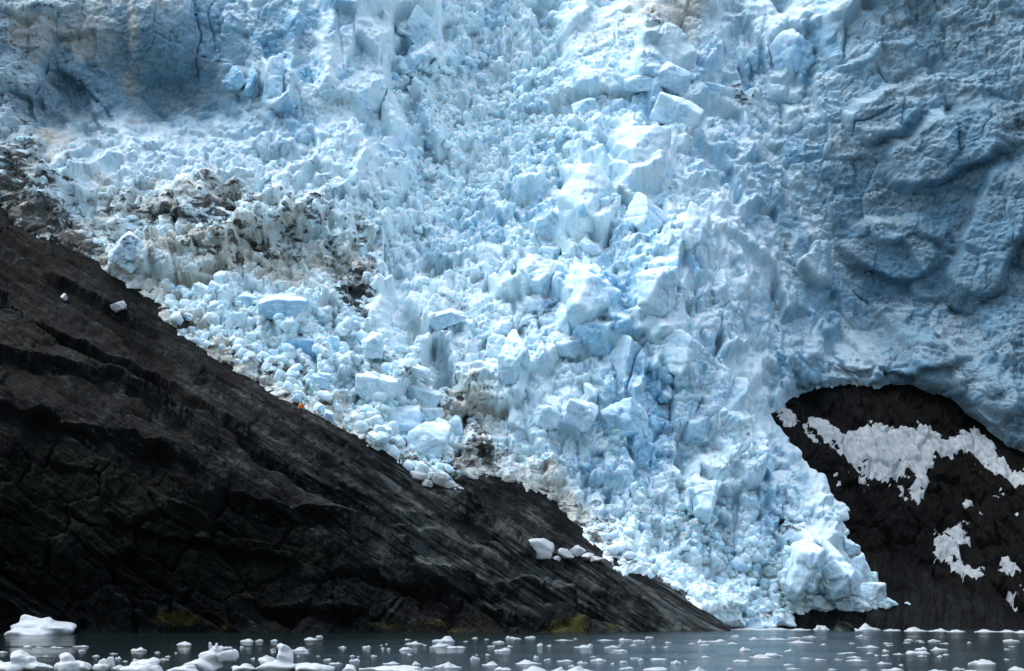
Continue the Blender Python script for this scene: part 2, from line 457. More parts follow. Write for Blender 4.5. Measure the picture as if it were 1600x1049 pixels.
def build_left_rock():
    X, Y = field_axes(-180, 1150, 225, 1012, 1.9)
    sd = left_sd(X, Y)
    D = Rl(X, Y) + 0.13 * np.clip(-sd, 0, 200)
    P = unproject(X, Y, D)
    N = normals(P)
    px, pz = P[..., 0], P[..., 2]
    c, s = math.cos(math.radians(-33)), math.sin(math.radians(-33))
    wob = fbm(px / 22, pz / 22, 5, 4)
    u = px * c + pz * s
    v = -px * s + pz * c + 3.0 * wob
    # steep lower cliff against worn upper slab
    cl_y = np.interp(X, [-180, 0, 150, 300, 420, 600, 760, 860, 960, 1150], [640, 652, 690, 720, 790, 860, 905, 945, 975, 990])
    cliff = sstep(-25, 45, Y - cl_y + 40 * fbm(px / 9, pz / 9, 77, 3))
    slab = 1 - cliff
    v = v - 0.5 * wob * 3.0 + 1.2 * fbm(u / 38, v / 16, 6, 3)
    v = v - 0.5 * wob * 3.0 + 1.2 * fbm(u / 38, v / 16, 6, 3)
    def ledge(lam, amp, seed, sharp, long, mask):
        q = v / lam + 0.6 * fbm(u / long, v / (lam * 2.2), seed, 4) + 0.10 * fbm(u / (long * .12), v / lam, seed + 1, 3)
        n = np.floor(q)
        step = amp * (saw(q, sharp) - .5) * (0.35 + 1.1 * rnd(_h(n, np.floor(u / (long * .8) + 3.7 * n), seed), 3))
        return step * sstep(-.3, .35, mask)
    h = ledge(7.5, 2.3, 1, .07, 60, 0.3 + fbm(u / 40, v / 10, 55, 3))
    h += ledge(3.1, 1.05, 2, .09, 34, .12 + fbm(u / 18, v / 5, 56, 3))
    h += ledge(1.25, .48, 3, .12, 17, .05 + fbm(u / 9, v / 3, 57, 3))
    h += ledge(.55, .2, 4, .18, 9, fbm(u / 6, v / 2, 58, 3))
    h += 1.5 * fbm(u / 34, v / 9, 9, 4)
    wy = Y + 7 * fbm(X / 50, Y / 30, 83, 4)
    for am, pts in LEDGES:
        lx, ly = zip(*pts)
        dv = (wy - np.interp(X, lx, ly)) * 0.85
        fade = sstep(lx[0] - 10, lx[0] + 50, X) * sstep(lx[-1] + 10, lx[-1] - 60, X)
        am = am * (0.55 + 0.9 * np.clip(.5 + fbm(X / 70, Y / 70, int(lx[0]) % 50, 2), 0, 1))
        h += am * fade * sstep(12, 60, sd) * np.where(dv > 0, -sstep(0, 5, dv) * np.exp(-dv / 24.0), 0.35 * np.exp(dv / 9.0))
    f1, f2, cid, ox, oz = worley(u / 9.0 + .3 * fbm(u / 4, v / 4, 36), v / 1.5 + .3 * fbm(u / 4, v / 2, 37), 16)   # joint-bounded slabs
    h += (0.55 * (rnd(cid, 1) - .5) + .5 * oz * (rnd(cid, 3) - .4) - 0.3 * (1 - sstep(0, .09, f2 - f1))) * sstep(-.2, .3, fbm(u / 15, v / 7, 59, 3) + .3 * cliff)
    h += 0.16 * fbm(u / 1.6, v / 0.8, 39, 4)
    # broken blocky relief on the cliff
    wx, wz = px + 1.2 * fbm(px / 4, pz / 4, 31), pz + 1.2 * fbm(px / 4, pz / 4, 32)
    f1, f2, cid, ox, oz = worley((wx * c + wz * s) / 6.5, (-wx * s + wz * c) / 3.6, 12)
    h += cliff * 0.6 * (2.6 * (rnd(cid, 1) - .5) + 2.0 * ox * (rnd(cid, 2) - .5) + 2.2 * oz * (rnd(cid, 3) - .2) - 0.9 * (1 - sstep(0, .14, f2 - f1)))
    f1, f2, cid, ox, oz = worley(wx / 2.1, wz / 1.7, 13)
    h += (0.06 + 0.4 * cliff) * (0.8 * (rnd(cid, 1) - .5) + 0.9 * oz * (rnd(cid, 3) - .3) - 0.35 * (1 - sstep(0, .12, f2 - f1)))
    h += cliff * 2.2 * fbm(px / 11, pz / 11, 51, 4)
    h += (0.07 + .12 * cliff) * fbm(px / 0.8, pz / 0.8, 61, 3)
    h *= sstep(-5, 30, 992 - Y) * 0.75 + 0.25
    h *= 0.35 + 0.65 * sstep(0, 35, sd)
    Q = P + N * h[..., None]
    worn = slab * (0.8 + 0.5 * fbm(u / 18, v / 5, 71, 3)) + 0.22 * cliff * sstep(-.1, .4, fbm(px / 8, pz / 5, 72, 3))
    worn = worn * np.interp(X + 0.35 * Y, [330, 640, 930], [0.10, 0.36, 1.0])
    hollow = blobs(X, Y, [(800, 775, 70, 32, 1), (870, 820, 40, 35, 1)])
    worn *= 1 - 0.85 * hollow
    moss = cliff * blobs(X, Y, [(120, 780, 170, 110, .8), (330, 860, 170, 60, .7), (60, 640, 120, 60, .6), (240, 660, 120, 40, .45)])
    moss += 0.3 * blobs(X, Y, [(60, 560, 120, 70, 1)])
    algae = blobs(X, Y, [(270, 964, 28, 8, 1), (300, 972, 22, 6, .9), (345, 978, 18, 5, .8), (875, 972, 30, 12, 1), (905, 970, 16, 14, 1), (958, 974, 12, 14, .9),
                         (600, 980, 26, 6, .7), (700, 980, 50, 6, .7), (760, 972, 20, 14, .45)])
    keep = sd > -np.interp(X, [-200, 900, 1060, 1100], [75, 75, 14, 5])
    me = grid_mesh('rock_slope', Q, keep, True, {'worn': worn, 'moss': moss, 'algae': algae})
    return tag(link('rock_slope', me, ROCK), kind='structure'), X, Y, Q, sd
rock_l, LX, LY, LQ, Lsd = build_left_rock()

SNOW_MARKS, SCRAPS = [], []
# ------------------------------------------------------------------ rock dome, right, with snow patches lying on it
def build_right_rock():
    X, Y = field_axes(1120, 1740, 560, 1008, 1.9)
    D = Rr(X, Y)
    # low worn shelf along the shore in front of the dome
    ridge = np.interp(X, [1120, 1240, 1340, 1400, 1480, 1560, 1600, 1740], [960, 925, 880, 895, 925, 965, 985, 1000])
    shelf = sstep(-14, 10, Y - ridge)
    D = D - 3.5 * shelf
    P = unproject(X, Y, D)
    N = normals(P)
    sd = poly_sd(X, Y, RIGHT_EDGE)
    px, pz = P[..., 0], P[..., 2]
    c, s = math.cos(math.radians(62)), math.sin(math.radians(62))
    u = px * c - pz * s; v = px * s + pz * c
    u = u + 1.5 * fbm(px / 10, pz / 10, 8)
    h = 1.2 * ridged(v / 4.0, u / 22, 21, 5) + 0.5 * ridged(v / 1.2, u / 6, 23, 4)
    wx, wz = px + fbm(px / 4, pz / 4, 33), pz + fbm(px / 4, pz / 4, 34)
    f1, f2, cid, ox, oz = worley((wx * c - wz * s) / 5.0, (wx * s + wz * c) / 2.4, 14)
    h += 1.6 * (rnd(cid, 1) - .5) + 1.1 * ox * (rnd(cid, 2) - .5) + 1.6 * oz * (rnd(cid, 3) - .3) - 0.5 * (1 - sstep(0, .12, f2 - f1))
    f1, f2, cid, ox, oz = worley(wx / 1.6, wz / 1.3, 15)
    h += 0.5 * (rnd(cid, 1) - .5) + 0.5 * oz * (rnd(cid, 3) - .3)
    h += 0.2 * fbm(px / .8, pz / .8, 62, 3)
    # shelf: beds dipping to the right
    c2, s2 = math.cos(math.radians(-27)), math.sin(math.radians(-27))
    v2 = -px * s2 + pz * c2 + 1.2 * fbm(px / 9, pz / 9, 88); u2 = px * c2 + pz * s2
    h2 = 0.8 * (saw(v2 / 2.4 + fbm(u2 / 14, v2 / 4, 4)) - .5) + 0.4 * (saw(v2 / .9 + fbm(u2 / 6, v2 / 2, 6)) - .5) + 0.6 * ridged(u2 / 9, v2 / 2.2, 25, 4)
    h = h * (1 - shelf) * 0.8 + h2 * shelf
    h *= 0.2 + 0.8 * sstep(-5, 25, 985 - Y)
    h *= 0.4 + 0.6 * sstep(0, 30, sd)
    Q = P + N * h[..., None]
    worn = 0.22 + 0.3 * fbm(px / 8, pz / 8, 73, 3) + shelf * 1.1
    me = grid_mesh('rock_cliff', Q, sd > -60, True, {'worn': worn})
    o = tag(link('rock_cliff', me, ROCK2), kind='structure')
    # snow: thick where the outline says so, thinning out into the rock at its edge
    Ns = normals(P)
    warp = fbm(px / 2.6, pz / 2.6, 91, 5) * 19 + fbm(px / .7, pz / .7, 92, 4) * 11 - 6 * np.clip(h - .4, 0, 2)
    low = h - 0.2
    patches = [
        ([(1246, 655), (1275, 662), (1320, 682), (1352, 668), (1400, 672), (1440, 668), (1475, 690), (1492, 682), (1520, 676), (1538, 690), (1560, 720), (1590, 745), (1640, 760), (1640, 775), (1590, 765), (1555, 745),
          (1500, 712), (1462, 716), (1448, 740), (1445, 765), (1434, 792), (1424, 770), (1420, 745), (1395, 742), (1410, 780), (1380, 752), (1352, 738), (1318, 738), (1290, 706), (1262, 690)],
         'wide ragged white snow field draped under the ice lip on the black dome'),
        ([(1452, 840), (1476, 846), (1488, 826), (1514, 822), (1518, 850), (1506, 870), (1510, 892), (1540, 902), (1550, 925), (1510, 920), (1490, 896), (1462, 870)],
         'diagonal snow tongue low on the black cliff at right'),
        ([(1560, 870), (1572, 880), (1588, 896), (1574, 912), (1562, 905)], 'small hooked snow patch right of the diagonal snow tongue'),
        ([(1570, 935), (1592, 922), (1640, 925), (1640, 950), (1580, 948)], 'low snow patch at the foot of the black cliff by the right frame edge'),
        ([(1286, 742), (1315, 740), (1345, 752), (1352, 775), (1330, 756), (1300, 752)], 'thin snow streak on the black rock beside the ice tongue'),
        ([(1204, 640), (1222, 642), (1250, 668), (1236, 672), (1218, 660)], 'small snow scrap in the notch between ice tongue and black dome'),
        ([(1480, 745), (1520, 735), (1560, 760), (1590, 800), (1560, 830), (1520, 810), (1500, 785)], 'scattered snow flecks on the steep black rock above the diagonal snow tongue'),
        ([(1508, 778), (1520, 780), (1518, 800), (1508, 798)], 'small square snow scrap above the diagonal snow tongue'),
    ]
    SNOW_SHORT = ['wide snow field', 'diagonal snow tongue', 'hooked snow patch', 'lowest snow patch', 'thin snow streak', 'snow scrap in the notch', 'flecks on steep rock', 'square snow scrap']
    for k, (pl, lab) in enumerate(patches):
        xs = [p[0] for p in pl]; ys = [p[1] for p in pl]
        m = (X > min(xs) - 25) & (X < max(xs) + 25) & (Y > min(ys) - 25) & (Y < max(ys) + 25)
        j = np.where(m.any(1))[0]; i = np.where(m.any(0))[0]
        sl = (slice(j[0], j[-1] + 1), slice(i[0], i[-1] + 1))
        d = poly_sd(X[sl], Y[sl], pl) + warp[sl]
        if 'flecks' in lab: d = np.minimum(d, 1.6 * warp[sl] - 13)
        th = 0.34 * np.clip((d + 1) / 9.0, -1, 1.2)
        hs = h[sl] * 0.8 + th + 0.10
        S = P[sl] + Ns[sl] * hs[..., None]
        keep = (d > -4) & (sd[sl] > -14)
        comp = np.where(keep, np.arange(keep.size).reshape(keep.shape), -1)
        while True:                                       # connected pieces
            nx_ = comp.copy()
            nx_[1:] = np.maximum(nx_[1:], comp[:-1]); nx_[:-1] = np.maximum(nx_[:-1], comp[1:])
            nx_[:, 1:] = np.maximum(nx_[:, 1:], comp[:, :-1]); nx_[:, :-1] = np.maximum(nx_[:, :-1], comp[:, 1:])
            nx_[~keep] = -1
            if (nx_ == comp).all(): break
            comp = nx_
        ids, cnt = np.unique(comp[keep], return_counts=True)
        for q, cid_ in enumerate(ids[np.argsort(-cnt)][:14]):
            mk = comp == cid_
            if mk.sum() < 7: continue
            me = grid_mesh('snow_patch', S, mk, True)
            if not len(me.polygons): continue
            o2 = link('snow_patch', me, SNOW)
            if q == 0:
                tag(o2, lab, 'snow patch', 'old snow patches on the right cliff')
                SNOW_MARKS.append((X[sl][mk].mean(), Y[sl][mk].mean(), SNOW_SHORT[k]))
            else:
                SCRAPS.append((o2, X[sl][mk].mean(), Y[sl][mk].mean(), math.sqrt(mk.sum()) * 1.9))
    return o, X, Y, Q
SHELF_X, SHELF_Y = [1120, 1240, 1340, 1400, 1480, 1560, 1600, 1740], [960, 925, 880, 895, 925, 965, 985, 1000]
rock_r, RX, RY, RQ = build_right_rock()

# ------------------------------------------------------------------ glacier
Gb = rbf([(-150, -120, 292), (-150, 0, 278), (-150, 200, 256), (-150, 300, 244),
          (0, -120, 288), (0, 0, 270), (0, 100, 264), (0, 200, 256), (0, 270, 248),
          (100, -120, 292), (100, 0, 272), (100, 100, 272), (100, 195, 274), (100, 235, 257), (100, 300, 248), (100, 350, 242),
          (250, -120, 294), (250, 0, 273), (250, 100, 274), (250, 200, 278), (250, 228, 260), (250, 280, 252), (250, 340, 245), (250, 420, 238),
          (330, 100, 275), (330, 180, 278), (345, 205, 267),
          (400, -120, 298), (400, 0, 283), (400, 100, 277), (400, 170, 272), (400, 215, 264), (400, 300, 255), (400, 400, 245), (400, 500, 233), (400, 570, 225),
          (560, -120, 304), (560, 0, 290), (560, 100, 283), (560, 200, 272), (560, 300, 262), (560, 400, 251), (560, 500, 240), (560, 600, 229), (560, 670, 221),
          (700, -120, 320), (700, 0, 306), (700, 100, 300), (700, 200, 291), (700, 300, 279), (700, 400, 264), (700, 500, 252), (700, 600, 238), (700, 700, 227),
          (850, -120, 326), (850, 0, 314), (850, 100, 304), (850, 200, 292), (850, 300, 277), (850, 400, 264), (850, 500, 253), (850, 600, 244), (850, 700, 235), (850, 800, 227), (900, 860, 223),
          (1000, -120, 326), (1000, 0, 311), (1000, 100, 304), (1000, 200, 283), (1000, 300, 266), (1000, 400, 254), (1000, 500, 246), (1000, 600, 242), (1000, 700, 239), (1000, 800, 233), (1000, 900, 226),
          (1100, -120, 328), (1100, 0, 314), (1100, 130, 305), (1100, 200, 290), (1100, 300, 271), (1100, 400, 257), (1100, 500, 248), (1100, 600, 241), (1160, 600, 246), (1140, 480, 254), (1100, 700, 240), (1100, 800, 234), (1100, 900, 228), (1150, 975, 225),
          (1200, -120, 340), (1200, 0, 328), (1200, 100, 318), (1200, 200, 305), (1200, 300, 292), (1200, 400, 282), (1200, 500, 272), (1200, 600, 260), (1200, 660, 249), (1200, 720, 242), (1200, 800, 236), (1200, 900, 230), (1230, 968, 225),
          (1280, 0, 314), (1280, 150, 308), (1280, 300, 301), (1280, 400, 295), (1280, 500, 287), (1280, 590, 271), (1280, 760, 242), (1280, 850, 233), (1280, 940, 225),
          (1340, 0, 303), (1340, 150, 301), (1340, 300, 299), (1340, 400, 299), (1340, 500, 296), (1340, 595, 272), (1335, 900, 229), (1378, 945, 225),
          (1450, -120, 302), (1450, 0, 298), (1450, 150, 295), (1450, 300, 294), (1450, 400, 294), (1450, 500, 290), (1450, 600, 271),
          (1600, -120, 297), (1600, 0, 292), (1600, 150, 287), (1600, 300, 285), (1600, 450, 283), (1600, 600, 271), (1600, 690, 262),
          (1760, -120, 292), (1760, 0, 285), (1760, 300, 270), (1760, 700, 254)])
def bump_field(X, Y, L):
    """forward-standing masses: (px, py, half width, half height, tilt deg, metres forward, squareness)"""
    s = np.zeros(X.shape); calm = np.zeros(X.shape)
    X, Y = X + 14 * fbm(X / 45, Y / 45, 66, 2), Y + 14 * fbm(X / 45, Y / 45, 67, 2)
    for (cx, cy, rx, ry, rot, k, pw) in L:
        c, n = math.cos(math.radians(rot)), math.sin(math.radians(rot))
        dx, dy = X - cx, Y - cy
        q = (np.abs((dx * c + dy * n) / rx) ** pw + np.abs((-dx * n + dy * c) / ry) ** pw) ** (1 / pw)
        s += k * sstep(1.12, 0.74, q)
        calm = np.maximum(calm, sstep(1.15, 0.8, q) * min(1, k / 3.2))
    return s, calm
MASSES = [(970, 70, 95, 80, -8, 5, 4), (1060, 50, 70, 90, 0, 6, 4), (918, 320, 40, 68, 8, 4, 3), (998, 250, 55, 60, 0, 3.0, 3), (849, 440, 34, 36, 0, 2.5, 3),
          (922, 478, 46, 64, 12, 3.5, 3), (1030, 462, 44, 60, 0, 3, 4), (975, 560, 34, 60, 5, 2.6, 4), (1060, 540, 40, 50, 0, 2.4, 3), (790, 480, 60, 34, -20, 2, 3),
          (640, 485, 72, 48, -20, 2.5, 3), (660, 50, 30, 48, -12, 4, 4), (668, 96, 46, 22, 0, 3, 2), (560, 60, 60, 110, 5, 5, 4), (434, 140, 26, 48, 0, 4, 3),
          (487, 90, 40, 90, 0, 2, 4), (370, 125, 24, 24, 0, 1.5, 6), (395, 130, 12, 28, 10, 1.2, 6), (600, 250, 40, 70, 10, 2, 3), (540, 250, 45, 60, -10, 2.5, 3),
          (1090, 400, 34, 70, 0, 2.5, 3), (1180, 60, 30, 55, 0, 3, 3), (1230, 90, 34, 70, 5, 3.5, 3), (1330, 60, 50, 60, 0, 2.5, 2.5), (1250, 470, 36, 120, 6, 3.5, 3), (1180, 440, 30, 80, -5, 2, 3),
          (1480, 230, 110, 50, -25, 4, 2.5), (1400, 390, 80, 50, 5, 3.5, 2.2), (1550, 370, 45, 120, 22, 4, 3), (1400, 560, 110, 26, 5, 2.5, 2.5), (1540, 620, 60, 40, 40, 2.5, 2.5), (1380, 180, 60, 40, -30, 3, 2.5),
          (1100, 740, 40, 40, 20, 2, 3), (1250, 760, 50, 44, 35, 2, 3), (1255, 885, 32, 50, 0, 3.2, 3), (1310, 895, 26, 60, -8, 2.5, 3), (1095, 775, 24, 30, 0, 2.4, 3), (979, 665, 32, 34, 0, 2, 3),
          (20, 60, 60, 90, 10, 3, 4), (160, 165, 16, 90, -36, 2.0, 5), (90, 190, 22, 80, -38, 2.2, 5), (60, 240, 50, 40, 30, 2, 3), (430, 50, 40, 90, 3, 2.0, 6), (250, 60, 46, 70, 0, 1.0, 6),
          (205, 400, 36, 34, 10, 2.2, 3), (300, 320, 60, 24, 25, 2.2, 3), (470, 300, 40, 45, 15, 2.0, 3), (850, 620, 60, 60, 0, 1.5, 3), (880, 690, 50, 40, 10, 1.5, 3), (760, 560, 50, 60, 10, 1.6, 3),
          (1010, 640, 20, 90, 4, 2, 4), (1150, 620, 40, 60, 20, 1.8, 3), (1200, 660, 40, 40, 30, 1.6, 3), (930, 870, 40, 50, 0, 1.4, 3), (1000, 880, 50, 40, 20, 1.2, 3), (1140, 925, 50, 30, 0, 1.5, 3)]
CLEFTS = [([(303, -20), (305, 20), (312, 60), (309, 100), (313, 130)], 2.2, 3), ([(340, -20), (325, 25), (331, 60), (336, 95)], 2.4, 3), ([(352, 10), (335, 35)], 3, 3), ([(315, 90), (324, 92)], 2, 2),
          ([(125, 130), (150, 165), (180, 200), (195, 214)], 4, 4), ([(335, 104), (378, 107)], 2.5, 2), ([(400, 80), (430, 105), (470, 145)], 2, 2),
          ([(525, 0), (530, 60), (536, 120)], 3, 2), ([(612, 60), (628, 78), (634, 95)], 8, 5), ([(1005, 140), (1012, 180)], 7, 5), ([(880, 390), (895, 420), (890, 445)], 6, 4), ([(935, 395), (955, 415), (960, 430)], 7, 5),
          ([(965, 470), (978, 490), (962, 510), (930, 500)], 9, 6), ([(1010, 420), (1020, 460), (995, 475)], 6, 5), ([(1000, 320), (1005, 360), (985, 390)], 5, 3), ([(820, 465), (835, 480), (870, 505)], 6, 4), ([(815, 505), (820, 530)], 8, 4),
          ([(970, 540), (966, 590), (962, 620)], 5, 4), ([(680, 460), (705, 480), (640, 530)], 6, 3), ([(760, 320), (720, 350)], 6, 3), ([(585, 320), (582, 350), (590, 370)], 4, 3), ([(540, 440), (560, 460), (572, 480)], 10, 3),
          ([(1110, 690), (1130, 740), (1100, 745)], 4, 3), ([(1160, 690), (1200, 740), (1205, 770)], 3, 3), ([(1235, 750), (1225, 790)], 3, 3), ([(1105, 770), (1140, 790)], 8, 4), ([(1275, 855), (1285, 890), (1290, 910)], 8, 5), ([(1220, 820), (1240, 835)], 12, 3),
          ([(1340, 50), (1370, 110), (1400, 160)], 3, 2), ([(1400, 165), (1340, 195), (1325, 230)], 4, 3), ([(1230, 390), (1236, 450)], 12, 4), ([(1330, 460), (1360, 490)], 8, 4),
          ([(1290, 510), (1295, 560), (1330, 580)], 10, 4), ([(1480, 480), (1520, 500)], 10, 4), ([(1130, 60), (1135, 110)], 5, 4), ([(1170, 90), (1178, 150)], 5, 4), ([(1255, 100), (1258, 140)], 4, 3), ([(830, 140), (870, 175)], 6, 2)]
GST = 1.62
GX, GY = field_axes(-150, 1750, -140, 1004, GST)
def build_glacier():
    X, Y = GX, GY
    sl, sr = left_sd(X, Y), poly_sd(X, Y, RIGHT_EDGE)
    D = Gb(X, Y)
    rl, rr = Rl(X, Y), Rr(X, Y) - 3.5 * sstep(-14, 10, Y - np.interp(X, SHELF_X, SHELF_Y))
    # the ice rests on the slab at left with a thin edge, stands on the dome at right with a thick one
    w = sstep(0, 75, -sl)
    D = w * D + (1 - w) * (rl + 0.4 + np.where(sl > 0, np.clip(sl, 0, 200) * 0.12, np.clip(sl, -75, 0) * 0.045))
    wr = sstep(0, 60, -sr)
    thick = np.where((X > 1215) & (Y < 740) & (X < 1800), 3.6, 2.0)
    D = wr * D + (1 - wr) * (rr - thick * np.clip(-sr / 16.0, -2.5, 1))
    near_rock = np.minimum(sstep(-5, 60, -sl), sstep(-5, 30, -sr))
    amp_edge = 0.35 + 0.65 * near_rock
    Pb = unproject(X, Y, D)
    mass, calm = bump_field(X, Y, MASSES)
    D = D - 1.25 * mass * (0.3 + 0.7 * near_rock)
    quiet = 1 - 0.72 * np.maximum(calm, blobs(X, Y, [(230, 100, 150, 90, 1), (480, 70, 80, 100, .9), (1040, 80, 90, 60, .8)]))
    for pts, wd, dp in CLEFTS:
        x0, x1 = min(p[0] for p in pts) - 45, max(p[0] for p in pts) + 45
        y0, y1 = min(p[1] for p in pts) - 45, max(p[1] for p in pts) + 45
        i0, i1 = np.searchsorted(X[0], [x0, x1]); j0, j1 = np.searchsorted(Y[:, 0], [y0, y1])
        if i1 <= i0 or j1 <= j0: continue
        q = (slice(j0, j1), slice(i0, i1))
        dd = line_d(X[q] + 9 * fbm(X[q] / 40, Y[q] / 40, 3, 3), Y[q] + 9 * fbm(X[q] / 40, Y[q] / 40, 4, 3), pts)
        ty = np.clip((Y[q] - pts[0][1]) / (pts[-1][1] - pts[0][1] + 1e-6), 0, 1) if abs(pts[-1][1] - pts[0][1]) > abs(pts[-1][0] - pts[0][0]) else np.clip((X[q] - pts[0][0]) / (pts[-1][0] - pts[0][0]), 0, 1)
        wq = wd * (0.15 + 0.85 * np.sin(np.pi * ty) ** .7) * (0.75 + 0.6 * fbm(X[q] / 14, Y[q] / 14, 8, 3))
        D[q] += 0.4 * dp * sstep(1.25, 0.2, dd / (wq + .3))
    P = unproject(X, Y, D)
    rel = D - np.interp(Y, [-140, 0, 200, 400, 600, 800, 980], [330, 312, 288, 264, 246, 233, 225])
    Ps = Pb
    for _ in range(12):                                  # smooth normals of the large form
        Ps[1:-1, 1:-1] = (Ps[:-2, 1:-1] + Ps[2:, 1:-1] + Ps[1:-1, :-2] + Ps[1:-1, 2:]) / 4
    N = normals(Ps)
    N[..., 0] *= 0.35
    N = N * 0.65 + np.array([0, -0.75, 0.25]) * 0.35
    N /= np.linalg.norm(N, axis=-1, keepdims=True)
    px, pz = P[..., 0], P[..., 2]
    # character of the ice: smooth walls, blocky seracs, fine rubble
    wall = np.clip(blobs(X, Y, [(230, 90, 190, 130, 1), (100, 150, 120, 80, .9), (480, 60, 90, 120, .8), (1450, 300, 260, 330, 1), (1560, 560, 180, 160, 1), (1230, 480, 70, 150, .75), (970, 100, 70, 60, .7), (910, 470, 60, 60, .5), (980, 660, 40, 60, .6), (1090, 20, 60, 100, .5)]), 0, 1)
    rub = np.clip(blobs(X, Y, [(760, 170, 150, 110, 1), (650, 330, 110, 90, .8), (400, 500, 220, 90, .8), (640, 640, 130, 90, .7), (1080, 880, 170, 80, .8), (900, 760, 100, 80, .7), (300, 260, 140, 40, .8), (1080, 880, 150, 70, .9)]), 0, 1)
    ser = np.clip(1 - wall - 0.7 * rub, 0.12, 1)
    wx = px + 0.12 * rel + 1.6 * fbm(px / 7, pz / 7, 101, 2)
    wz = pz - 0.10 * rel + 1.6 * fbm(px / 7, pz / 7, 102, 2)
    h = np.zeros(X.shape)
    lw = blobs(X, Y, [(230, 90, 190, 110, 1), (60, 120, 130, 100, .9), (470, 50, 80, 100, .8)])
    flat = 1 - .7 * lw
    def cells(size, amp, tilt, crack, wcrk, seed, sx=1.0):
        f1, f2, cid, ox, oz = worley(wx / (size * sx), wz / size, seed)
        a_ = rnd(cid, 4) * 2 * math.pi
        g = 0.5 + rnd(cid, 5)
        hh = amp * (rnd(cid, 1) - .5) * 2 + tilt * g * (np.cos(a_) * ox + np.sin(a_) * oz - 0.4 * oz)
        hh -= crack * (1 - sstep(0, wcrk, f2 - f1)) * (0.4 + 0.9 * rnd(cid, 6))
        return hh, rnd(cid, 7)
    A, ca = cells(9.0, 1.5, 3.0, 1.2, .10, 201, 0.75); h += 1.25 * flat * A * (0.25 + 0.75 * ser)
    A, cb = cells(4.2, 0.85, 2.0, 0.9, .12, 202, 0.8); h += A * (0.12 + 0.88 * np.clip(ser + .35 * rub, 0, 1)) * (.45 + .55 * quiet) * flat
    # walls: scalloped, folded faces
    h += wall * (0.35 + 0.65 * quiet) * (1 - .62 * lw) * (2.6 * ridged(wx / 13 + .35 * wz / 13, wz / 10, 301, 5, .55) + 1.3 * fbm(wx / 6, wz / 6, 305, 5) + 0.7 * ridged(wx / 5, wz / 4, 307, 4))
    W_, cw = cells(11.0, 0.5, 1.6, 0.5, .025, 211, 0.6); h += lw * W_
    h += (1 - wall) * 0.9 * fbm(wx / 5, wz / 5, 311, 4)
    h *= amp_edge
    Nb = 0.5 * N + 0.5 * np.array([0, -0.95, 0.25])
    Q = P + Nb / np.linalg.norm(Nb, axis=-1, keepdims=True) * h[..., None]
    def relax(Q, n, k=1.0):
        """evens out neighbouring columns where the sheet is stretched down (or across) a steep side"""
        lv = np.linalg.norm(np.gradient(Q, axis=0), axis=-1) / (D / FPX * GST)
        lu = np.linalg.norm(np.gradient(Q, axis=1), axis=-1) / (D / FPX * GST)
        mv = (k * sstep(1.7, 3.2, lv) * (lv > lu * .8))[:, 1:-1, None]; mu = (k * sstep(1.7, 3.2, lu) * (lu > lv * .8))[1:-1, :, None]
        for _ in range(n):
            Q[:, 1:-1] += mv * (0.5 * (Q[:, :-2] + Q[:, 2:]) - Q[:, 1:-1])
            Q[1:-1] += mu * (0.5 * (Q[:-2] + Q[2:]) - Q[1:-1])
        return Q
    Q = relax(Q, 8, .85)
    # second stage on the displaced surface, so that the sides of the blocks are broken up as well
    qx, qz = Q[..., 0], Q[..., 2]
    wx = qx + .4 * fbm(qx / 1.6, qz / 1.6, 105, 3); wz = qz + .4 * fbm(qx / 1.6, qz / 1.6, 106, 3)
    hs = np.zeros(X.shape)
    A, cc = cells(1.9, 0.42, 0.95, 0.4, .15, 203); hs += A * (0.10 + 0.9 * np.clip(ser + rub, 0, 1)) * quiet
    A, cd = cells(0.85, 0.2, 0.42, 0.2, .2, 204); hs += A * (0.18 + 0.9 * np.clip(.6 * ser + rub, 0, 1)) * quiet
    A, ce = cells(0.42, 0.10, 0.2, 0.1, .25, 205); hs += A * (0.15 + 0.8 * np.clip(.5 * ser + rub, 0, 1)) * quiet
    hs += (1 - wall) * 0.35 * ridged(wx / 2.2, wz / 2.2, 313, 4) + 0.16 * fbm(qx / .5, qz / .5, 315, 2)
    hs += wall * (0.45 * ridged(wx / 2.4, wz / 1.9, 321, 4) + 0.2 * ridged(wx / .9, wz / .8, 325, 3))
    hs *= 1.2 * amp_edge
    Qs = Q.copy()
    for _ in range(4):
        Qs[1:-1, 1:-1] = (Qs[:-2, 1:-1] + Qs[2:, 1:-1] + Qs[1:-1, :-2] + Qs[1:-1, 2:]) / 4
    nq = normals(Qs); nq[..., 0] *= 0.5
    N2 = 0.35 * nq + 0.65 * np.array([0, -0.93, 0.2])
    Q = Q + N2 / np.linalg.norm(N2, axis=-1, keepdims=True) * hs[..., None]
    Q = relax(Q, 1, .6)
    dirt = blobs(X, Y, [(250, 325, 90, 34, .68), (330, 325, 65, 34, .85), (470, 335, 50, 55, .55), (380, 385, 130, 36, .52), (110, 385, 55, 40, 1.1), (10, 290, 60, 80, 1.0), (50, 345, 80, 50, 1.15), (190, 375, 50, 40, .5),
                        (735, 640, 45, 50, .45), (745, 715, 55, 36, .75), (700, 735, 40, 20, .8), (555, 448, 28, 40, .95), (860, 800, 45, 45, .45), (925, 835, 40, 40, .6), (960, 880, 30, 20, .4), (1158, 150, 18, 14, .8), (440, 578, 40, 16, .7), (640, 600, 40, 14, .6),
                        (80, 20, 60, 60, .35), (20, 100, 40, 80, .4), (1000, 20, 60, 20, .35), (505, 375, 60, 40, .45), (560, 400, 40, 40, .5), (1240, 835, 18, 14, .5), (1225, 800, 14, 30, .35), (690, 600, 60, 40, .35)])
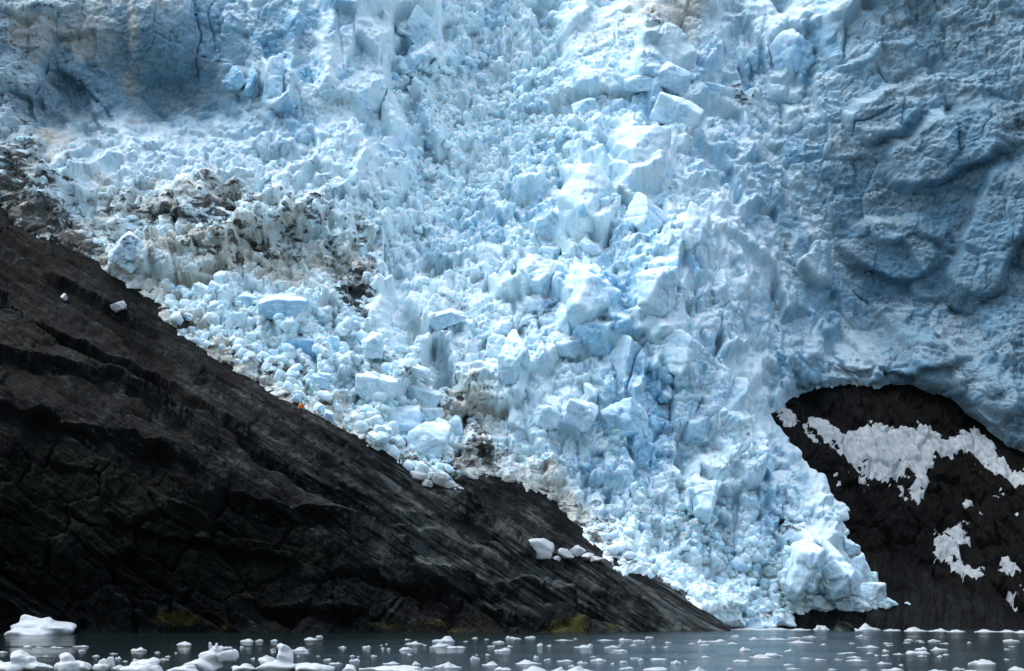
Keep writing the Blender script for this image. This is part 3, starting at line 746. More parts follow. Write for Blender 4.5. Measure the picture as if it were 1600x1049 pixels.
    tan = blobs(X, Y, [(1050, 15, 90, 40, .8), (950, 40, 80, 24, .7), (350, 400, 240, 60, .85), (250, 325, 220, 60, .65), (520, 440, 60, 40, .6), (90, 50, 110, 70, .55), (208, 60, 14, 150, .6), (210, 0, 60, 20, .6), (60, 230, 100, 50, .6),
                       (720, 640, 70, 80, .7), (640, 590, 120, 40, .5), (860, 810, 60, 60, .5), (1260, 900, 50, 60, .4), (1330, 960, 90, 20, .7), (1180, 960, 50, 14, .4), (690, 500, 50, 20, .4), (1220, 410, 30, 60, .35), (640, 560, 60, 40, .35), (1180, 50, 60, 40, .25)])
    blue = 0.24 + 0.36 * (ca - .5) + 0.18 * (cb - .5) + 0.14 * (cc - .5)
    blue += blobs(X, Y, [(260, 110, 170, 110, .45), (440, 60, 80, 100, .3), (1420, 420, 260, 260, .36), (1480, 120, 240, 180, .26), (960, 470, 70, 60, .25), (1140, 60, 50, 90, .3), (640, 110, 40, 50, .25), (1000, 160, 60, 40, .2), (1050, 560, 120, 160, .12), (1240, 480, 60, 140, .15)])  # bluer ice; on the two walls the blue also deepens painted shade
    blue -= blobs(X, Y, [(430, 530, 260, 110, .34), (1080, 900, 200, 80, .34), (760, 170, 140, 90, .1), (330, 270, 200, 40, .25), (650, 660, 120, 80, .2), (350, 380, 200, 80, .2)])
    rim = sstep(60, 4, -sl) * sstep(740, 640, X) * sstep(.0, .45, fbm(px / 2.5, pz / 2.5, 411, 4) + .1)
    dirt = np.maximum(dirt, .75 * rim); tan = np.maximum(tan, .8 * sstep(90, 10, -sl) * sstep(980, 880, X))
    wall_shade = blobs(X, Y, [(220, 100, 170, 100, .95), (100, 160, 130, 70, .85), (470, 40, 90, 80, .3), (1430, 330, 190, 280, .85), (1590, 400, 230, 420, 1), (1420, 540, 160, 80, .75), (1600, 650, 120, 80, .7),
                         (1520, 60, 220, 150, .75), (1250, 480, 50, 130, .55), (1330, 120, 100, 120, .4), (10, 60, 110, 130, .7)])  # painted shade: darkens the recessed walls and outer sides in the colour
    wall_shade = np.clip(1.3 * wall_shade + 0.25 * (ca - .5) * (wall_shade > .1) + 0.3 * fbm(px / 5, pz / 5, 401, 4) * wall_shade, 0, 1)
    keep = (sl < 42) & (sr < 42) & ~((Y > 992))
    me = grid_mesh('glacier', Q, keep, True, {'blue': blue, 'dirt': dirt, 'tan': tan, 'wall_shade': wall_shade})
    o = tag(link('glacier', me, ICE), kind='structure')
    return o, Q, N, sl, sr, dirt, tan, blue
glacier, GQ, GN, Gsl, Gsr, Gdirt, Gtan, Gblue = build_glacier()
def ice_at(px, py):
    i = int(round((px - GX[0, 0]) / GST)); j = int(round((py - GY[0, 0]) / GST))
    return j, i
def rot_rand(r, tilt=1.0):
    return Matrix.Rotation(r.uniform(0, 6.28), 3, 'Z') @ Matrix.Rotation(r.uniform(-tilt, tilt), 3, 'X') @ Matrix.Rotation(r.uniform(-tilt, tilt), 3, 'Y')

# ------------------------------------------------------------------ single big blocks
def big_block(name, px, py, w, h, rot, seed, blue, label=None, group=None, sub=4, dirt=0.0, tan=0.0, planes=9, boxy=0.6, depth=None, push=0.35, cat='ice block', p=45, parent=None, surf=None, fract=0.0):
    """block whose outline is about w x h photo pixels, standing at the ice surface there"""
    if surf is None:
        j, i = ice_at(px, py); c = GQ[j, i]
    else:
        c = surf
    m = c[1] / FPX * 1.01
    W, F = chunk(seed, sub, planes, p, 0.05, boxy)
    hw, hh = w * m / 2 / 0.92, h * m / 2 / 0.92
    hd = depth or (hw + hh) / 2
    W = W * np.array([hw, hd, hh])
    if fract:
        r = np.linalg.norm(W, axis=1, keepdims=True)
        gx, gz = W[:, 0] + .5 * W[:, 1] + seed, W[:, 2] + .4 * W[:, 1]
        gx = gx + .3 * fbm(gx / 1.2, gz / 1.2, 5, 3); gz = gz + .3 * fbm(gx / 1.2, gz / 1.2, 6, 3)
        dd = 0
        for sz, am in ((2.6, .55), (1.1, .22), (.5, .09)):
            f1, f2, cid, ox, oz = worley(gx / sz, gz / sz, seed % 50)
            dd = dd + am * (rnd(cid, 1) - .5 + 1.2 * ox * (rnd(cid, 2) - .5) + 1.2 * oz * (rnd(cid, 3) - .6) - .35 * (1 - sstep(0, .13, f2 - f1)))
        W = W * (1 + fract * dd[:, None] / r)
    a_ = math.radians(rot)
    R = np.array([[math.cos(a_), 0, math.sin(a_)], [0, 1, 0], [-math.sin(a_), 0, math.cos(a_)]])
    tx = math.radians(18)
    R = R @ np.array([[1, 0, 0], [0, math.cos(tx), -math.sin(tx)], [0, math.sin(tx), math.cos(tx)]])
    W = W @ R.T
    me = raw_mesh(name, W, F, True, {'blue': blue, 'dirt': dirt, 'tan': tan})
    o = link(name, me, ICE, parent)
    dirv = np.array(c) - np.array([0, 0, CAMZ]); dirv /= np.linalg.norm(dirv)
    o.location = Vector(np.array(c) - dirv * hd * push)
    if label: tag(o, label, cat, group)
    return o
RUB = 'large loose ice blocks on the rubble apron'
SLB = 'toppled ice slabs below the dirty ice wall'
HERO = [(620, 655, 76, 60, -6, 11, .30, 'largest faceted pale blue ice block on the rubble above the rock crest', RUB),
        (668, 698, 64, 58, 12, 12, .15, 'rounded whitish ice boulder just below the largest pale blue block', RUB),
        (588, 622, 66, 46, 10, 13, .1, 'grey dirt streaked ice block left of the largest pale blue block', RUB),
        (664, 617, 54, 36, 18, 14, .1, 'wedge shaped greyish ice block above right of the largest pale blue block', RUB),
        (676, 640, 36, 26, 2, 15, .1, 'small boxy white ice block right of the largest pale blue block', RUB),
        (686, 667, 26, 34, 30, 16, .05, 'narrow leaning white ice block beside the rounded ice boulder', RUB),
        (583, 567, 34, 38, 0, 17, .15, 'upright white ice block in the middle of the rubble apron', RUB),
        (592, 545, 44, 28, -30, 18, .2, 'tilted pale ice block just above the upright white block', RUB),
        (443, 487, 78, 38, 3, 19, .45, 'wide flat topped blue ice slab high on the rubble apron', RUB),
        (462, 528, 58, 38, 0, 20, .6, 'rounded sky blue ice boulder below the flat topped blue slab', RUB),
        (385, 464, 32, 26, 10, 21, .35, 'small bluish ice block left of the flat topped blue slab', RUB),
        (318, 460, 30, 20, 25, 22, .1, 'slanted white ice block near the upper edge of the rubble apron', RUB),
        (370, 498, 26, 22, -10, 23, .1, 'pointed white ice block below left of the flat blue slab', RUB),
        (500, 606, 30, 20, 10, 24, .4, 'pale blue ice block close above the person in orange', RUB),
        (600, 690, 24, 20, 0, 25, .1, 'small white ice block at the crest below the largest pale blue block', RUB),
        (640, 590, 60, 16, 15, 26, .1, 'long flat white ice slab lying across dirty ice above the rubble blocks', RUB),
        (693, 507, 66, 24, -14, 27, .3, 'thin flat tilted ice slab leaning on the rubble mound', RUB),
        (853, 656, 36, 36, 0, 28, .2, 'square white ice block on the lower middle of the icefall', RUB),
        (904, 655, 50, 40, 20, 29, .25, 'broad angular ice block right of the square white block', RUB),
        (1055, 192, 72, 48, 22, 31, .3, 'largest tilted ice slab lying at the bottom of the toppled slab pile', SLB),
        (1052, 116, 54, 40, 25, 32, .3, 'pointed ice slab at the top of the toppled slab pile', SLB),
        (1048, 150, 42, 22, 8, 33, .25, 'small flat ice block between the top and the largest toppled slab', SLB),
        (1000, 130, 52, 24, -12, 34, .25, 'flat ice slab to the left of the toppled slab pile', SLB),
        (1106, 142, 54, 34, 15, 35, .3, 'rounded ice slab to the right of the toppled slab pile', SLB),
        (914, 173, 38, 22, -20, 36, .3, 'lone leaning ice block in front of the dirty wall foot', SLB),
        (1005, 160, 40, 30, 10, 37, .4, 'bluish ice block under the left end of the toppled slab pile', SLB)]
for (px, py, w, h, rot, seed, bl, lab, grp) in HERO:
    big_block('ice_block', px, py, w, h, rot, seed * 7, bl, lab, grp, sub=5, fract=0.55)
SERACS = [(918, 322, 78, 128, 8, 41, .25, 5), (998, 246, 90, 90, -5, 42, .2, 4), (849, 440, 64, 54, 10, 43, .25, 3), (922, 482, 84, 110, 14, 44, .4, 4), (1028, 462, 74, 96, 3, 45, .35, 4),
          (857, 384, 46, 46, 0, 46, .2, 3), (937, 402, 44, 60, 30, 47, .35, 3), (979, 664, 60, 62, 0, 48, .45, 3), (972, 560, 48, 110, 6, 49, .3, 3), (1098, 772, 50, 56, 5, 50, .2, 3),
          (658, 50, 46, 88, -14, 51, .25, 3), (434, 142, 40, 92, 4, 52, .4, 3), (1083, 400, 54, 110, 4, 53, .3, 3), (1062, 545, 66, 78, 0, 54, .3, 4), (395, 130, 20, 50, 10, 55, .5, 2), (368, 128, 40, 42, 3, 56, .5, 2),
          (1232, 95, 56, 120, 6, 57, .45, 4), (1256, 885, 56, 90, 3, 58, .25, 4), (1312, 900, 48, 100, -10, 59, .3, 4), (206, 400, 62, 56, 10, 60, .2, 3), (205, 330, 50, 40, 12, 61, .2, 3), (1150, 620, 60, 84, 22, 62, .25, 4),
          (770, 420, 56, 60, 10, 63, .2, 3), (1010, 350, 56, 70, -8, 64, .3, 3), (1120, 470, 44, 70, 14, 65, .25, 3), (800, 590, 46, 76, 12, 66, .3, 3), (880, 550, 60, 54, 0, 67, .3, 3), (1090, 660, 50, 66, 15, 68, .35, 3)]
def right_rock(px, py):
    return RQ[int(round((py - RY[0, 0]) / 1.9)), int(round((px - RX[0, 0]) / 1.9))]
for k, (px, py, w, h, rot) in enumerate([(1342, 908, 50, 74, -24), (1362, 934, 54, 40, -18), (1384, 946, 30, 18, -12), (1318, 944, 46, 34, 5), (1345, 952, 30, 20, 0), (1332, 870, 24, 40, -30), (1286, 950, 44, 24, 0)]):
    big_block('serac', px, py, w, h, rot, 700 + 31 * k, .2, sub=5, parent=glacier, push=0.1, boxy=0.2, planes=10, p=40, tan=.3, fract=1.1, surf=right_rock(px, py))
for (px, py, w, h, rot, seed, bl, dm) in SERACS:
    dt = 0.35 if px < 240 else 0.0
    big_block('serac', px, py, w * .9, h * .9, rot, seed * 13, bl, sub=5, parent=glacier, push=-0.25, boxy=0.3, planes=9, depth=dm * 1.3, p=40, dirt=dt, fract=0.9)

# ------------------------------------------------------------------ rubble: about 300 largest are blocks of their own, the rest one mass
rng = np.random.RandomState(7)
VARS = [chunk(900 + k, 2, 9, 16, 0.05, 0.4 if k % 2 else 0.0) for k in range(14)]
SMALL = [chunk(950 + k, 1, 8, 20, 0.0, 0.3) for k in range(10)]
var_me = []
for k, (W, F) in enumerate(VARS):
    var_me.append(raw_mesh('ice_block', W, F, k % 3 == 0, {'blue': [.0, .1, .2, .3, .15, .05, .4][k % 7], 'dirt': [0, 0, 0, .1, 0, .25, 0][k % 7], 'tan': [0, .2, .0, .0, .35, .1, 0][k % 7]}))
    var_me[-1].materials.append(ICE)
APRON = [(246, 440), (300, 430), (420, 450), (520, 470), (600, 520), (700, 590), (720, 650), (700, 720), (735, 772), (690, 765), (640, 742), (560, 682), (480, 640), (400, 588), (330, 552), (275, 515)]
CHUTE = [(600, 110), (760, 70), (880, 130), (900, 230), (800, 290), (760, 320), (700, 330), (600, 400), (560, 330), (640, 220)]
TOE = [(930, 850), (1000, 800), (1120, 800), (1240, 850), (1390, 940), (1300, 950), (1240, 960), (1150, 975), (1060, 930)]
def scatter(poly, n, smin, smax, pw):
    xs = [p[0] for p in poly]; ys = [p[1] for p in poly]
    x = rng.uniform(min(xs), max(xs), n * 4); y = rng.uniform(min(ys), max(ys), n * 4)
    m = poly_sd(x, y, poly) > 0
    x, y = x[m][:n], y[m][:n]
    s = smin * (smax / smin) ** (rng.uniform(0, 1, len(x)) ** pw)
    return list(zip(x, y, s))
spots = [(x, y, s, 'apron') for x, y, s in scatter(APRON, 1500, 4.5, 27, 2.2)] + [(x, y, s, 'chute') for x, y, s in scatter(CHUTE, 900, 4, 20, 2.4)] + [(x, y, s, 'toe') for x, y, s in scatter(TOE, 700, 4, 22, 2.4)]
spots.sort(key=lambda q: -q[2])
LABS = {'apron': ('loose white ice block in the bright rubble apron beside the dark rock crest', 'loose ice blocks in the rubble apron'),
        'chute': ('small white ice block in the rubble chute of the upper icefall', 'ice blocks in the upper rubble chute'),
        'toe': ('small white ice block in the crumbled toe of the glacier above the water', 'ice blocks at the crumbled glacier toe')}
mV, mF, mB, mD, nV = [], [], [], [], 0
def put(px, py, s, r):
    j, i = ice_at(px, py)
    c = GQ[j, i]; m = c[1] / FPX
    half = s * m / 2
    R = np.array(rot_rand(r)) @ np.diag([half * r.uniform(.8, 1.25), half * r.uniform(.8, 1.2), half * r.uniform(.6, .95)])
    loc = c + GN[j, i] * half * r.uniform(0.1, 0.55)
    return R, loc, j, i
pr = random.Random(3)
LAB_ITEMS = []
for k, (px, py, s, reg) in enumerate(spots):
    R, loc, j, i = put(px, py, s, pr)
    if k < 290:
        o = bpy.data.objects.new('ice_block', var_me[pr.randrange(14)])
        M = Matrix(R.tolist()).to_4x4(); M.translation = Vector(loc)
        o.matrix_world = M
        COL.objects.link(o)
        tag(o, LABS[reg][0], 'ice block', LABS[reg][1])
        dt_ = Gdirt[j, i] > .3 or Gtan[j, i] > .45
        LAB_ITEMS.append((o, px, py, s, 'dirt stained ' if dt_ else 'clean white '))
    else:
        W, F = SMALL[pr.randrange(10)]
        mV.append(W @ R.T + loc); mF.append(F + nV); nV += len(W)
        mB.append(np.full(len(W), Gblue[j, i] - .2 + pr.uniform(-.2, .25))); mD.append(np.full(len(W), max(0, Gdirt[j, i] * .7)))
HERO_SHORT = ['largest faceted blue block', 'rounded whitish ice boulder', 'grey dirt streaked block', 'wedge shaped greyish block', 'small boxy white block', 'narrow leaning white block', 'upright white block mid apron', 'tilted pale block mid apron',
              'flat topped blue slab', 'rounded sky blue boulder', 'bluish block by flat slab', 'slanted white block', 'pointed white block', 'block by the person', 'small crest block', 'long flat white slab',
              'thin leaning slab', 'square white block', 'broad angular block', 'largest toppled slab', 'top toppled slab', 'small flat toppled block', 'left toppled slab', 'right toppled slab', 'lone block below dirty wall', 'bluish block under toppled slabs']
MARKS = [(h_[0], h_[1], n_) for h_, n_ in zip(HERO, HERO_SHORT)] + [(1256, 885, 'left ice tower at toe'), (1312, 900, 'right ice tower at toe'), (1098, 772, 'lone serac above the toe'), (1137, 985, 'rock tip in the water'), (918, 322, 'tall standing serac'), (666, 95, 'humped upper ice mass'), (567, 453, 'dark debris notch'), (852, 850, 'blocks on lower crest')]
landmark_labels(LAB_ITEMS, MARKS, 'ice block', [(15, 'large'), (9, 'medium'), (0, 'small')])
landmark_labels([(o_, x_, y_, z_, '') for o_, x_, y_, z_ in SCRAPS], SNOW_MARKS, 'snow scrap on the rock', [(22, 'broad'), (11, 'small'), (0, 'tiny')])
for o_, x_, y_, z_ in SCRAPS: tag(o_, None, 'snow patch', 'old snow patches on the right cliff')
# crumbled pieces all over the icefall, in clusters
n = 5200
xs = rng.uniform(-20, 1340, n); ys = rng.uniform(60, 970, n)
ok = 0
for px, py in zip(xs, ys):
    j, i = ice_at(px, py)
    if Gsl[j, i] > -6 or Gsr[j, i] > -12: continue
    if px < 420 and py < 215: continue
    if px > 1130 and py < 620 and px > 1130 + (620 - py) * 0.05: continue
    if gnoise(np.array([px / 55.0]), np.array([py / 45.0]), 5)[0] < -0.02: continue
    s = 3.5 + 11 * pr.random() ** 3
    R, loc, j, i = put(px, py, s, pr)
    W, F = SMALL[pr.randrange(10)]
    mV.append(W @ R.T + loc); mF.append(F + nV); nV += len(W)
    mB.append(np.full(len(W), Gblue[j, i] - .1 + pr.uniform(-.2, .25))); mD.append(np.full(len(W), max(0, Gdirt[j, i] * .8)))
me = raw_mesh('ice_rubble', np.concatenate(mV), np.concatenate(mF), False, {'blue': np.concatenate(mB), 'dirt': np.concatenate(mD)})
tag(link('ice_rubble', me, ICE), 'crumbled small ice pieces strewn over the icefall', 'ice rubble', kind='stuff')

# ------------------------------------------------------------------ stray ice and stones on the left slab
def rock_pos(px, py):
    i = int(round((px - LX[0, 0]) / 1.9)); j = int(round((py - LY[0, 0]) / 1.9))
    return LQ[j, i]
def slab_block(px, py, w, h, seed, label, blue=.05, group=None, name='ice_block', mat=None, cat='ice block'):
    c = rock_pos(px, py + h * .45)
    m = c[1] / FPX
    W, F = chunk(seed, 4, 6, 70, 0.11, 0.2)
    hw, hh = w * m / 2 / .9, h * m / 2 / .85
    W = W * np.array([hw, (hw + hh) / 2, hh])
    me = raw_mesh(name, W, F, True, {'blue': blue})
    o = link(name, me, mat or FLOE)
    o.location = (c[0], c[1] - hw * .15, c[2] + hh * .72)
    return tag(o, label, cat, group)
CR = 'white ice blocks on the lower rock crest'
slab_block(185, 487, 22, 13, 71, 'lone white ice block lying on the dark upper rock slope')
slab_block(101, 457, 8, 10, 72, 'tiny white ice chip on the dark rock left of the lone white block')
slab_block(852, 850, 40, 28, 73, 'biggest white ice block on the lower rock crest', .12, CR)
for k, (px, py, w, h, lb) in enumerate([(884, 861, 26, 13, 'flat white ice block right of the biggest block on the lower rock crest'), (902, 864, 20, 13, 'square white ice block in the middle of the row on the lower rock crest'),
                                        (920, 872, 16, 10, 'small white ice block at the right end of the row on the lower rock crest'), (932, 878, 18, 7, 'last low sliver of ice at the right tip of the crest row'), (872, 868, 12, 7, 'little white chip in front of the row on the lower rock crest')]):
    slab_block(px, py, w, h, 80 + k, lb, .05, CR)
CR2 = 'white ice blocks trailing off the rubble apron'
for k, (px, py, w, h, lb) in enumerate([(655, 744, 24, 16, 'upper left block of the white ice trail below the rubble apron'), (684, 754, 20, 18, 'round white block in the middle of the white ice trail below the rubble apron'), (702, 764, 20, 11, 'low white block right of the round one in the white ice trail'),
                                        (722, 770, 20, 10, 'last white block at the right tip of the white ice trail'), (668, 756, 16, 10, 'small white block left of the round one in the white ice trail')]):
    slab_block(px, py, w, h, 90 + k, lb, .05, CR2)

# ------------------------------------------------------------------ boulder in the water
b = on_water(1318, 986)
W, F = chunk(444, 4, 8, 7, 0.07, 0.2)
W = W * np.array([1.35, 1.2, 0.95]); W[:, 2] *= np.where(W[:, 2] < 0, .6, 1)
me = raw_mesh('boulder', W, F, True, {'worn': 0.9, 'moss': 0, 'algae': 0})
o = link('boulder', me, ROCK); o.location = b + Vector((0, 0, 0.05))
tag(o, 'rounded dark boulder rising out of the water at the foot of the glacier', 'boulder')

# ------------------------------------------------------------------ floating ice
def floe(px, py, w, h, seed, label, group, blue=0.05, dirt=0.0, sub=3, lumps=2):
    c = on_water(px, py)
    m = c.y / FPX
    V, F = ico(sub)
    r = np.random.RandomState(seed)
    W = V.copy()
    hw, hh = w * m / 2, h * m
    # outline: uneven in plan, bumpy on top, flat foot under the water line
    ang = np.arctan2(W[:, 1], W[:, 0])
    pl = 1 + 0.16 * np.sin(2 * ang + r.uniform(0, 6)) + 0.12 * np.sin(3 * ang + r.uniform(0, 6)) + .08 * np.sin(5 * ang + r.uniform(0, 6))
    sq = np.sign(W[:, 2]) * np.abs(W[:, 2]) ** 0.42
    X_, Y_ = W[:, 0] * pl, W[:, 1] * pl
    top = 0.5 + 0.55 * fbm(X_ * 1.7 + seed * 3.1, Y_ * 1.3 + 7.7, seed % 61, 4)
    for k in range(lumps):
        cx, cy, rr = r.uniform(-.55, .55), r.uniform(-.4, .4), r.uniform(.3, .55)
        top += r.uniform(.2, .75) * sstep(1.3, 0.5, np.hypot(X_ - cx, Y_ - cy) / rr)
    top = np.clip(top, .18, None)
    top = top / (top * np.clip(sq, 0, 1)).max()
    Z_ = np.where(sq > 0, sq * top, sq * 0.35)
    Z_ = Z_ * (1 + 0.18 * n3(np.stack([X_, Y_, Z_], 1), 4.3, seed % 71, 3))
    Z_ = np.where(Z_ > 0, Z_, Z_ * 0.6)
    X_ *= 1 + .12 * n3(W, 3.0, seed % 53 + 2, 2)
    me = raw_mesh('ice_floe', np.stack([X_ * hw, Y_ * hw * r.uniform(.7, 1.1), Z_ * hh], 1), F, True, {'blue': blue, 'dirt': dirt})
    o = link('ice_floe', me, FLOE)
    o.location = c
    return tag(o, label, 'ice floe', group)
FL = [(43, 1012, 16, 5), (62, 1012, 10, 2), (89, 1013, 20, 4), (127, 1011, 24, 3), (32, 1017, 12, 3), (128, 1018, 12, 3), (216, 1017, 26, 7), (246, 1020, 8, 2), (178, 1022, 12, 2), (275, 1021, 5, 2), (150, 1026, 12, 3), (185, 1030, 9, 5),
      (72, 1026, 8, 2), (212, 1032, 9, 4), (257, 1031, 14, 3), (262, 1027, 8, 3), (387, 1003, 25, 6), (378, 1012, 6, 3), (350, 1014, 26, 6), (288, 1008, 26, 7), (5, 1020, 12, 3), (395, 1030, 8, 3), (196, 1034, 8, 2),
      (405, 1003, 12, 5), (428, 1003, 12, 5), (485, 1000, 25, 5), (499, 997, 11, 5), (426, 1016, 9, 3), (427, 1019, 7, 2), (416, 1026, 9, 3), (465, 1017, 36, 7), (535, 1012, 14, 3), (480, 1021, 9, 3), (512, 1032, 13, 4), (524, 1038, 18, 4), (555, 1034, 16, 6),
      (551, 1026, 8, 3), (584, 1026, 9, 3), (573, 1012, 15, 4), (598, 1014, 5, 3), (607, 1015, 7, 3), (596, 1009, 4, 2), (604, 1007, 4, 1.5), (637, 1000, 10, 2), (646, 1007, 26, 6), (664, 1009, 6, 3), (635, 1016, 20, 6), (479, 1018, 8, 2), (466, 1026, 5, 2), (497, 1026, 5, 2), (560, 1027, 4, 2),
      (693, 1003, 39, 11), (692, 1011, 31, 8), (712, 1013, 34, 4), (728, 1003, 8, 2), (742, 998, 10, 3), (760, 1000, 9, 2), (780, 1005, 20, 5), (767, 1011, 11, 3), (796, 999, 13, 6), (784, 1018, 28, 7), (797, 1011, 10, 3), (674, 1013, 5, 3), (640, 1024, 8, 3),
      (742, 1031, 14, 7), (762, 1024, 9, 3), (766, 1040, 28, 8), (745, 1024, 4, 2), (700, 1044, 40, 12), (650, 1040, 14, 8), (613, 1038, 26, 5), (576, 1046, 30, 4), (668, 1046, 16, 4), (786, 1047, 26, 6),
      (805, 999, 20, 5), (828, 997, 18, 4), (844, 1010, 10, 6), (858, 1010, 8, 3), (899, 999, 7, 2), (882, 1001, 26, 2), (910, 1012, 32, 5), (922, 1011, 8, 7), (947, 1001, 34, 2), (977, 1001, 20, 5), (998, 1003, 17, 4), (1015, 997, 12, 3), (958, 1013, 24, 6), (970, 1018, 20, 4), (990, 1009, 11, 3), (968, 1009, 6, 2),
      (1021, 1012, 8, 3), (1041, 1012, 8, 3), (1044, 1005, 10, 3), (1082, 1006, 10, 2), (1098, 1005, 16, 8), (1101, 1009, 14, 3), (1122, 1003, 28, 5), (1143, 1007, 19, 4), (1149, 995, 16, 3), (1178, 1000, 19, 5), (1165, 1018, 18, 9), (1199, 1000, 8, 2),
      (825, 1038, 36, 9), (881, 1034, 24, 4), (910, 1037, 16, 5), (893, 1042, 10, 4), (936, 1033, 22, 5), (974, 1036, 13, 4), (1001, 1033, 9, 5), (1029, 1031, 30, 3), (993, 1029, 16, 2), (1056, 1038, 15, 8), (1103, 1028, 13, 4), (957, 1038, 7, 3), (1072, 1034, 7, 3), (855, 1032, 12, 4), (838, 1028, 10, 5),
      (834, 1050, 46, 11), (872, 1050, 26, 9), (908, 1050, 42, 11), (1025, 1048, 46, 7), (1090, 1050, 26, 10), (1190, 1029, 36, 8), (1158, 1034, 30, 4), (928, 1027, 10, 2), (1140, 1046, 10, 3), (980, 1046, 22, 5),
      (1215, 1000, 30, 4), (1242, 998, 22, 3), (1265, 996, 26, 3), (1252, 1005, 36, 5), (1286, 1008, 9, 3), (1231, 1019, 14, 5), (1206, 1026, 30, 7), (1331, 1006, 11, 2), (1343, 995, 14, 4), (1357, 1012, 32, 4), (1337, 1033, 29, 5), (1334, 1028, 22, 3), (1315, 1022, 12, 2), (1359, 1022, 10, 3), (1327, 1021, 20, 2),
      (1384, 1018, 10, 4), (1370, 1025, 9, 3), (1383, 1025, 11, 3), (1388, 1006, 17, 2), (1390, 1009, 14, 2), (1404, 1023, 17, 3), (1382, 1038, 21, 5), (1395, 1048, 34, 6), (1419, 1001, 16, 3), (1417, 1005, 11, 2), (1432, 1022, 35, 6), (1440, 1016, 17, 6), (1436, 1002, 12, 2), (1441, 1004, 9, 2), (1441, 1026, 13, 3),
      (1459, 1003, 18, 5), (1475, 1006, 15, 2), (1467, 1017, 24, 7), (1468, 1027, 9, 4), (1478, 1024, 9, 3), (1514, 1005, 7, 3), (1579, 1003, 23, 5), (1580, 1011, 9, 2), (1573, 1015, 8, 2), (1534, 1039, 44, 11), (1573, 1031, 8, 2), (1592, 1048, 38, 8), (1498, 1047, 20, 5), (1465, 1049, 27, 4), (1516, 1050, 26, 4), (1408, 1040, 8, 3),
      (1282, 1032, 16, 3), (1310, 1031, 12, 2), (1260, 1030, 18, 3), (1232, 1040, 16, 3), (1240, 1046, 20, 3), (1300, 1047, 14, 3), (1350, 1048, 14, 3)]
NAMED = {(693, 1003): 'largest domed white floe in the open water, centre left', (692, 1011): 'low white floe directly in front of the largest domed floe', (216, 1017): 'notched white floe with a raised right corner on the black water at left', (1534, 1039): 'large flat white floe near the lower right corner',
         (1432, 1022): 'broad white floe under a small peaked one in the dark water at right', (1440, 1016): 'small peaked floe just behind the broad white floe at right', (1467, 1017): 'white floe with a lumpy left end right of the peaked pair', (834, 1050): 'bumpy white floe at the bottom edge right of centre',
         (908, 1050): 'second bumpy white floe at the bottom edge, right of the first', (465, 1017): 'long low white floe behind the knob shaped ice', (350, 1014): 'white floe half hidden behind the horned ice', (1357, 1012): 'long low flat floe in the water right of the boulder', (910, 1012): 'flat floe with a small knob at its right end', (922, 1011): 'small knob of ice on the right end of a flat floe',
         (1165, 1018): 'domed greyish floe in the pale water below the glacier toe', (1190, 1029): 'long ragged white floe in the pale water below the glacier toe', (825, 1038): 'bumpy white floe above the bottom edge, right of centre', (1579, 1003): 'lone white floe by the right frame edge on dark water'}
GRPS = [(330, 'small white ice floe on the black water below the left rock slope', 'small floes on the black water at left'), (800, 'small white ice floe on the dark water below the middle of the rock slope', 'small floes left of centre'),
        (1180, 'small white ice floe on the grey water right of centre', 'small floes right of centre'), (1700, 'small white ice floe on the water below the right cliff', 'small floes at right')]
FLOE_ITEMS = []
for k, (px, py, w, h) in enumerate(FL):
    for lim, lab, grp in GRPS:
        if px < lim: break
    big = w > 24
    o_ = floe(px, py, w * .95, h * .80, 500 + k, NAMED.get((px, py), lab), grp, 0.15 + 0.3 * ((k * 37 % 100) / 100.0) ** 2, 0.14, 4 if big else 3, 3 if big else 1)
    if (px, py) not in NAMED: FLOE_ITEMS.append((o_, px, py, w, 'flat ' if h < w * .22 else ''))
landmark_labels(FLOE_ITEMS, [(64, 985, 'pale blue iceberg'), (332, 1030, 'horned ice'), (445, 1030, 'knob shaped ice'), (693, 1000, 'largest domed floe'), (216, 1014, 'notched floe'), (1534, 1036, 'large lower right floe'), (1432, 1020, 'broad floe backed by peak'), (834, 1046, 'bumpy bottom edge floe'),
    (910, 1010, 'flat floe with a knob'), (1165, 1014, 'domed greyish floe'), (1190, 1026, 'long ragged floe'), (1579, 1001, 'lone right edge floe'), (1318, 980, 'dark boulder'), (1137, 985, 'rock tip'), (28, 1035, 'bottom left ice heap'), (216, 1040, 'low ice heap'), (626, 1045, 'wide bottom ice mound'), (465, 1015, 'long low floe'), (1014, 1003, 'dark ice lump'), (1357, 1011, 'long floe by boulder'), (880, 972, 'yellow green algae patch')],
    'ice floe', [(24, 'wide'), (11, 'middling'), (0, 'tiny')])
SHORE = 'line of ice along the far shore'
SHORE_ITEMS = []
for k, (px, py, w, h) in enumerate([(1357, 985, 30, 11), (1430, 987, 32, 7), (1465, 987, 27, 5), (1495, 988, 24, 4), (1540, 988, 34, 4.5), (1575, 988, 30, 4), (1284, 985, 22, 8), (1250, 985, 40, 3), (1212, 984.5, 50, 3), (1166, 984, 44, 3), (1395, 986, 26, 3), (1600, 989, 30, 4), (1190, 985, 30, 2.5), (1340, 986, 18, 4)]):
    lab = {0: 'peaked white ice lump on the far shore line right of the boulder', 6: 'grey white ice lump on the far shore line left of the boulder'}.get(k, 'low white ice along the far water line at the glacier foot')
    o_ = floe(px, py, w, h, 800 + k, lab, SHORE, .12, 0, 4, 3)
    if k not in (0, 6): SHORE_ITEMS.append((o_, px, py, w, ''))
landmark_labels(SHORE_ITEMS, [(1357, 980, 'peaked lump by the boulder'), (1137, 985, 'rock tip'), (1284, 981, 'lump left of the boulder'), (1579, 1001, 'lone right edge floe')], 'far shore ice strip', [(33, 'long'), (0, 'short')])
floe(1014, 1004, 9, 3, 870, 'dark dirt covered ice lump drifting below the rock tip', None, 0, 1)
